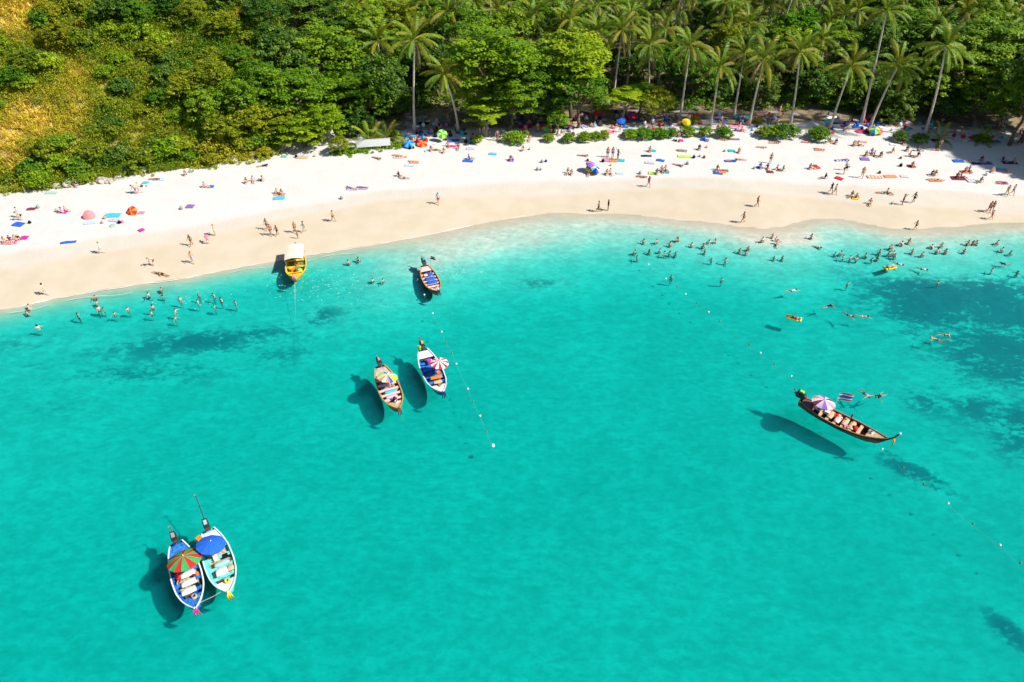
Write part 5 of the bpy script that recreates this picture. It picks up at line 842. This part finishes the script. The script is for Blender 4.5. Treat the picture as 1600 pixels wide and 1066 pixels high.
cargo(b3, .55, .0, b3['zs'](.55) - .10, 'cushion', 'cyan', 'sky blue cushion below the parasol in the brown boat', (.45, 1.2, .1)); cargo(b3, .66, -.1, b3['zs'](.66) - .1, 'cushion', 'lilac', 'pale lilac cushion mid-way along the brown boat', (.4, 1.1, .1)); cargo(b3, .75, .1, b3['F'] + .25, 'jerrycan', 'wine', 'dark red can near the bow of the brown boat', (.4, .3, .55)); cargo(b3, .70, -.55, b3['F'] + .2, 'life jacket', 'salmon', 'salmon life jacket by the rail of the brown boat', (.4, .4, .14))
b4 = boat((661, 547), (692, 614), 2.25, NVY, ('royal_blue', (.03, .16, .50)), WHT, BLUE, 'navy longtail boat with white rails under a red and white parasol', 4, .7, .5, WHT, PNK, (('navy', .3),), BLUE, stern_deck=WHT, shaft_up=1.0, engine_top='tan')
parasol(b4['W'](.55, .72, .15), 2.0, .95, ['red', 'white'], 16, (R(-3), R(4)), 'red and white striped parasol over the navy boat', .28, 'parasols in the boats')
cargo(b4, .62, .1, b4['zs'](.62) - .08, 'cushion', 'orange', 'orange cushion across the middle of the navy boat', (.5, 1.3, .14)); cargo(b4, .72, .05, b4['zs'](.72) - .1, 'cushion', 'tan', 'tan cushion behind the foredeck of the navy boat', (.5, .9, .12)); cargo(b4, .28, .1, b4['F'] + .3, 'cool box', 'magenta', 'magenta box near the stern of the navy boat', (.45, .4, .35)); cargo(b4, .40, .45, b4['F'], 'cool box', 'blue', 'blue box on the floor of the navy boat', (.5, .5, .3)); cargo(b4, .02, -.35, b4['zs'](0) + .2, 'jerrycan', 'lime', 'lime green can beside the engine of the navy boat', (.35, .3, .5))
b5 = boat((1250, 626), (1386, 688), 1.95, DKB, MAR, ('red_brown', (.33, .14, .09)), TAN, 'long dark wooden longtail boat moored alone by the reef', 6, 1.9, .4, TAN, DKB, (('orange', -.2), ('white', .95)), DKB, sheer=.62, wood=True, stern_deck=('dark_maroon', (.14, .07, .07)), engine_top='lime', shaft_up=1.0)
parasol(b5['W'](.25, -.1, .15), 2.0, 1.12, ['wine', 'lilac', 'purple', 'palepink', 'pink', 'white'], 12, (R(-6), R(4)), 'pink and purple parasol shading the long dark boat', .32, 'parasols in the boats')
flag(b5, .36, .62, .5, 2.6, 'red, white and blue striped flag behind the pink parasol', 1.35, .9); flag(b5, .56, .62, .55, .95, 'small pole wound with red cloth amidships in the dark boat', .08, .5, ('wine', 'wine'))
for t, y, c, lb in [(.37, .1, 'tan', 'tan cushion nearest the stern of the long dark boat'), (.46, .0, 'palepink', 'pale pink cushion amidships in the long dark boat'), (.54, .1, 'tan', 'second tan cushion amidships in the long dark boat'), (.62, .0, 'tan', 'tan cushion nearest the bow of the long dark boat')]: cargo(b5, t, y, b5['zs'](t) - .10, 'cushion', c, lb, (.55, 1.1, .12))
cargo(b5, .66, -.1, b5['F'] + .12, 'bucket', 'red', 'bright red bucket in the long dark boat', (.55, .5, .42)); cargo(b5, .58, -.45, b5['F'] + .35, 'life jacket', 'pink', 'pink life jacket on a bench of the dark boat', (.5, .5, .16)); cargo(b5, .42, .35, b5['F'] + .35, 'life jacket', 'red', 'red life jacket near the parasol in the dark boat', (.4, .4, .14)); cargo(b5, .32, .2, b5['F'] + .3, 'cool box', 'white', 'white box under the pink parasol in the dark boat', (.45, .4, .3))
b6 = boat((463, 394), (460, 434), 2.55, YEL, ('ochre_inner', (.40, .28, .06)), YEL, YEL, 'yellow longtail boat with a cream canopy at the water edge', 3, .8, .3, YEL, ORG, (('navy', .2), ('pink', .7)), ('olive_floor', (.2, .2, .06)), shaft_up=1.2)
CAN = mat('canopy_cream', (.74, .66, .50), .85, .08, 4, .1)
def awning(bt):
    L = bt['L']; n = 9; V = []; x0, x1 = -L * .46, L * .06
    for i in range(5):
        x = x0 + (x1 - x0) * i / 4
        for j in range(n): u = j / (n - 1) * 2 - 1; V.append((x, u * 1.15, 1.75 + .22 * (1 - u * u) - .03 * math.sin(math.pi * i / 2) ** 2))
    Q = [(i * n + j, (i + 1) * n + j, (i + 1) * n + j + 1, i * n + j + 1) for i in range(4) for j in range(n - 1)]; k = len(V); V2 = V + [(a, b, c - .03) for a, b, c in V]
    MB().add(V2, Q + [tuple(k + q for q in f)[::-1] for f in Q]).build('canopy', CAN, bt['e'], True)
    for x in (x0 + .05, x1 - .05):
        for s in (-1, 1): MB().tube([(x, s * 1.0, .4), (x, s * 1.08, 1.76)], .025, 6).build('canopy_post', STEEL, bt['e'])
awning(b6)
for t, y, c, k, lb in [(.58, .3, 'green', 'cool box', 'green box under the canopy edge of the yellow boat'), (.62, -.35, 'orange', 'life jacket', 'orange life jacket in the yellow boat'), (.68, .05, 'red', 'bucket', 'red bucket towards the bow of the yellow boat'), (.66, .55, 'lime', 'life jacket', 'lime life jacket by the rail of the yellow boat'), (.56, -.6, 'yellow', 'life jacket', 'yellow life jacket beside the canopy post of the yellow boat')]: cargo(b6, t, y, b6['F'] + .1, k, c, lb, (.55, .5, .34))
b7 = boat((663, 416), (684, 456), 2.0, BRN, MAR, OCH, PNK, 'wooden longtail boat with three blue cushions near the shallows', 5, .8, .4, PNK, DKB, (('navy', .35), ('white', .8)), PNK, wood=True, stern_deck=PNK, engine_top='teal', shaft_up=1.0)
for k, t in enumerate((.30, .44, .57)): cargo(b7, t, .02 if k else .25, b7['zs'](t) - .09, 'cushion', 'blue', ['small blue cushion nearest the stern of the wooden boat', 'blue cushion in the middle of the cushioned wooden boat', 'wide blue cushion nearest the bow of the wooden boat'][k], (.62, 1.25 if k else .7, .12))
cargo(b7, .30, -.35, b7['zs'](.3) - .09, 'cushion', 'palepink', 'pale pink cushion beside the small blue one', (.5, .5, .12)); cargo(b7, .72, 0, b7['F'] + .15, 'life jacket', 'navy', 'dark life jacket behind the foredeck of the cushioned boat', (.5, .5, .15))
flag(b7, .06, .75, .5, 1.6, 'dark chequered flag at the stern of the cushioned boat', .65, .45, ('navy', 'white', 'navy', 'wine', 'navy'))

for bt, t, y, tz, look, c1, c2, lb in [(b1, .47, -.55, 200, 'shirt', 'navy', 'red', 'person in a red shirt sitting beside the striped parasol in the blue boat'), (b5, .20, .05, 200, 'shirt', 'navy', 'white', 'person in a white shirt sitting under the pink parasol'), (b3, .34, .2, 220, 'shirt', 'black', 'grey', 'person in a grey shirt sitting under the multicoloured parasol'), (b6, .5, .1, 180, 'shirt', 'blue', 'orange', 'person in an orange shirt under the cream canopy')]:
    o, ds = person(bt['W'](t, y, bt['F'] + .02), 'sit', R(tz), look, c1, c2, 2, 0); tag(o, lb, 'person', 'people aboard the boats')
def coil(bt, t, y, z, c, lb):
    mb = MB()
    for k in range(4): r = .20 - .015 * k; mb.tube([(r * math.cos(a * math.pi / 7), r * math.sin(a * math.pi / 7), .03 + .045 * k) for a in range(15)], .026, 5)
    mb.tube([(.2, 0, .03), (.36, .06, .03), (.5, -.03, .03)], .024, 5); o = mb.build('rope_coil', cloth(c), None, True); o.location = bt['W'](t, y, z); tag(o, lb, 'rope', 'gear lying in the boats')
for bt, nm, c in ((b1, 'blue boat', 'tan'), (b2, 'turquoise boat', 'yellow'), (b3, 'brown boat', 'white'), (b4, 'navy boat', 'tan'), (b5, 'long dark boat', 'paleblue'), (b7, 'cushioned wooden boat', 'tan')):
    coil(bt, .82, .12, bt['zs'](.82) - .04, c, f'coiled rope on the foredeck of the {nm}')
    cargo(bt, .21, -.28, bt['F'] + .02, 'jerrycan', 'navy' if bt is not b4 else 'brown', f'dark fuel can near the engine of the {nm}', (.4, .28, .42)); cargo(bt, .24, .35, bt['F'] + .02, 'bucket', 'paleblue' if bt is not b2 else 'red', f'small pail near the stern of the {nm}', (.32, .3, .3))
    cargo(bt, .50, .62 if bt is not b5 else .45, bt['F'] + .02, 'life jacket', 'orange', f'orange life jacket stowed on the floor of the {nm}', (.5, .5, .16)); cargo(bt, .74, -.30, bt['F'] + .02, 'life jacket', 'brown', f'brown life jacket before the foredeck of the {nm}', (.5, .5, .16))

# ------------------------------------------------------------------ buoys and ropes
BU = [mat('buoy_white', (.78, .78, .78), .4, .05), mat('buoy_brown', (.20, .13, .10), .6, .3)]; ROPE = mat('rope', (.45, .45, .38), .9, .15)
def buoy_mesh():
    mb = MB(); mb.ball((0, 0, .05), (.17, .17, .15), 10, 7); mb.tube([(0, 0, .18), (0, 0, .24)], .03, 6); return mb.mesh('buoy', [], True)
BUM = buoy_mesh()
L1 = [(653, 437, 0), (663, 461, 0), (676, 490, 0), (690, 519, 0), (697, 535, 1), (706, 552, 1), (713, 569, 0), (731, 608, 0), (739, 628, 1), (750, 650, 0), (760, 675, 1), (770, 697, 0)]
L2 = [(1013, 414, 0), (1040, 436, 0), (1058, 448, 1), (1071, 460, 0), (1089, 475, 1), (1107, 488, 0), (1125, 503, 1), (1171, 539, 1), (1188, 552, 0), (1210, 570, 1), (1236, 588, 0), (1378, 702, 0), (1411, 731, 1), (1443, 757, 1), (1481, 787, 0), (1520, 819, 1), (1562, 852, 0), (1594, 880, 1)]
for pts, w in ((L1, 'on the float line beside the parasol boats'), (L2, 'on the long float line past the reef boat')):
    for px, py, k in pts:
        o = obj('buoy', BUM, None, BU[k], loc=P(px, py, 0), scale=1.15 if py > 690 and px < 800 else .68 if k == 0 else .6); o['category'] = 'buoy'; o['group'] = 'buoys on the float lines'; queue(o, 'white round buoy' if k == 0 else 'brown round buoy', w, px)
    mb = MB(); mb.tube([P(a, b, -.02) - np.array([0, 0, .16]) for a, b, _ in pts], .007, 5); tag(mb.build('rope', ROPE), 'thin rope joining the buoys ' + w.split('on the ')[1], 'rope')
mb = MB(); q = b6['W'](1.0, 0, .7); mb.tube([q, P(461, 470, -.1), P(462, 510, -.9), P(463, 548, -1.2)], .012, 5); tag(mb.build('mooring_rope', mat('rope_pale', (.65, .66, .58), .9)), 'pale mooring rope running from the bow of the yellow boat', 'rope')
mb = MB(); mb.tube([b1['W'](.93, -.35, .8), (b1['W'](.93, -.35, .8) + b2['W'](.9, .5, .8)) / 2 - Vector((0, 0, .15)), b2['W'](.9, .5, .8)], .02, 5); tag(mb.build('tie_rope', ROPE), 'short rope tying the blue boat to the turquoise boat', 'rope')

# ------------------------------------------------------------------ finish labels by order along each place
from collections import defaultdict
by = defaultdict(list)
for o, look, place, px in QUEUE: by[(look, place)].append((px, o))
for (look, place), L_ in by.items():
    L_.sort(key=lambda q: q[0])
    for i, (px, o) in enumerate(L_):
        n = len(L_); o['label'] = f'{look} {place}' if n == 1 else f'{look} {place}, {"leftmost" if i == 0 else "rightmost" if i == n - 1 else ORD.get(i + 1, str(i + 1) + "th") + " from left"}'
for o in bpy.data.objects:
    while len(str(o.get('label', '')).split()) > 16 and ' the ' in o['label']: o['label'] = o['label'].replace(' the ', ' ', 1)
print('objects', len(bpy.data.objects), 'forest', cand)
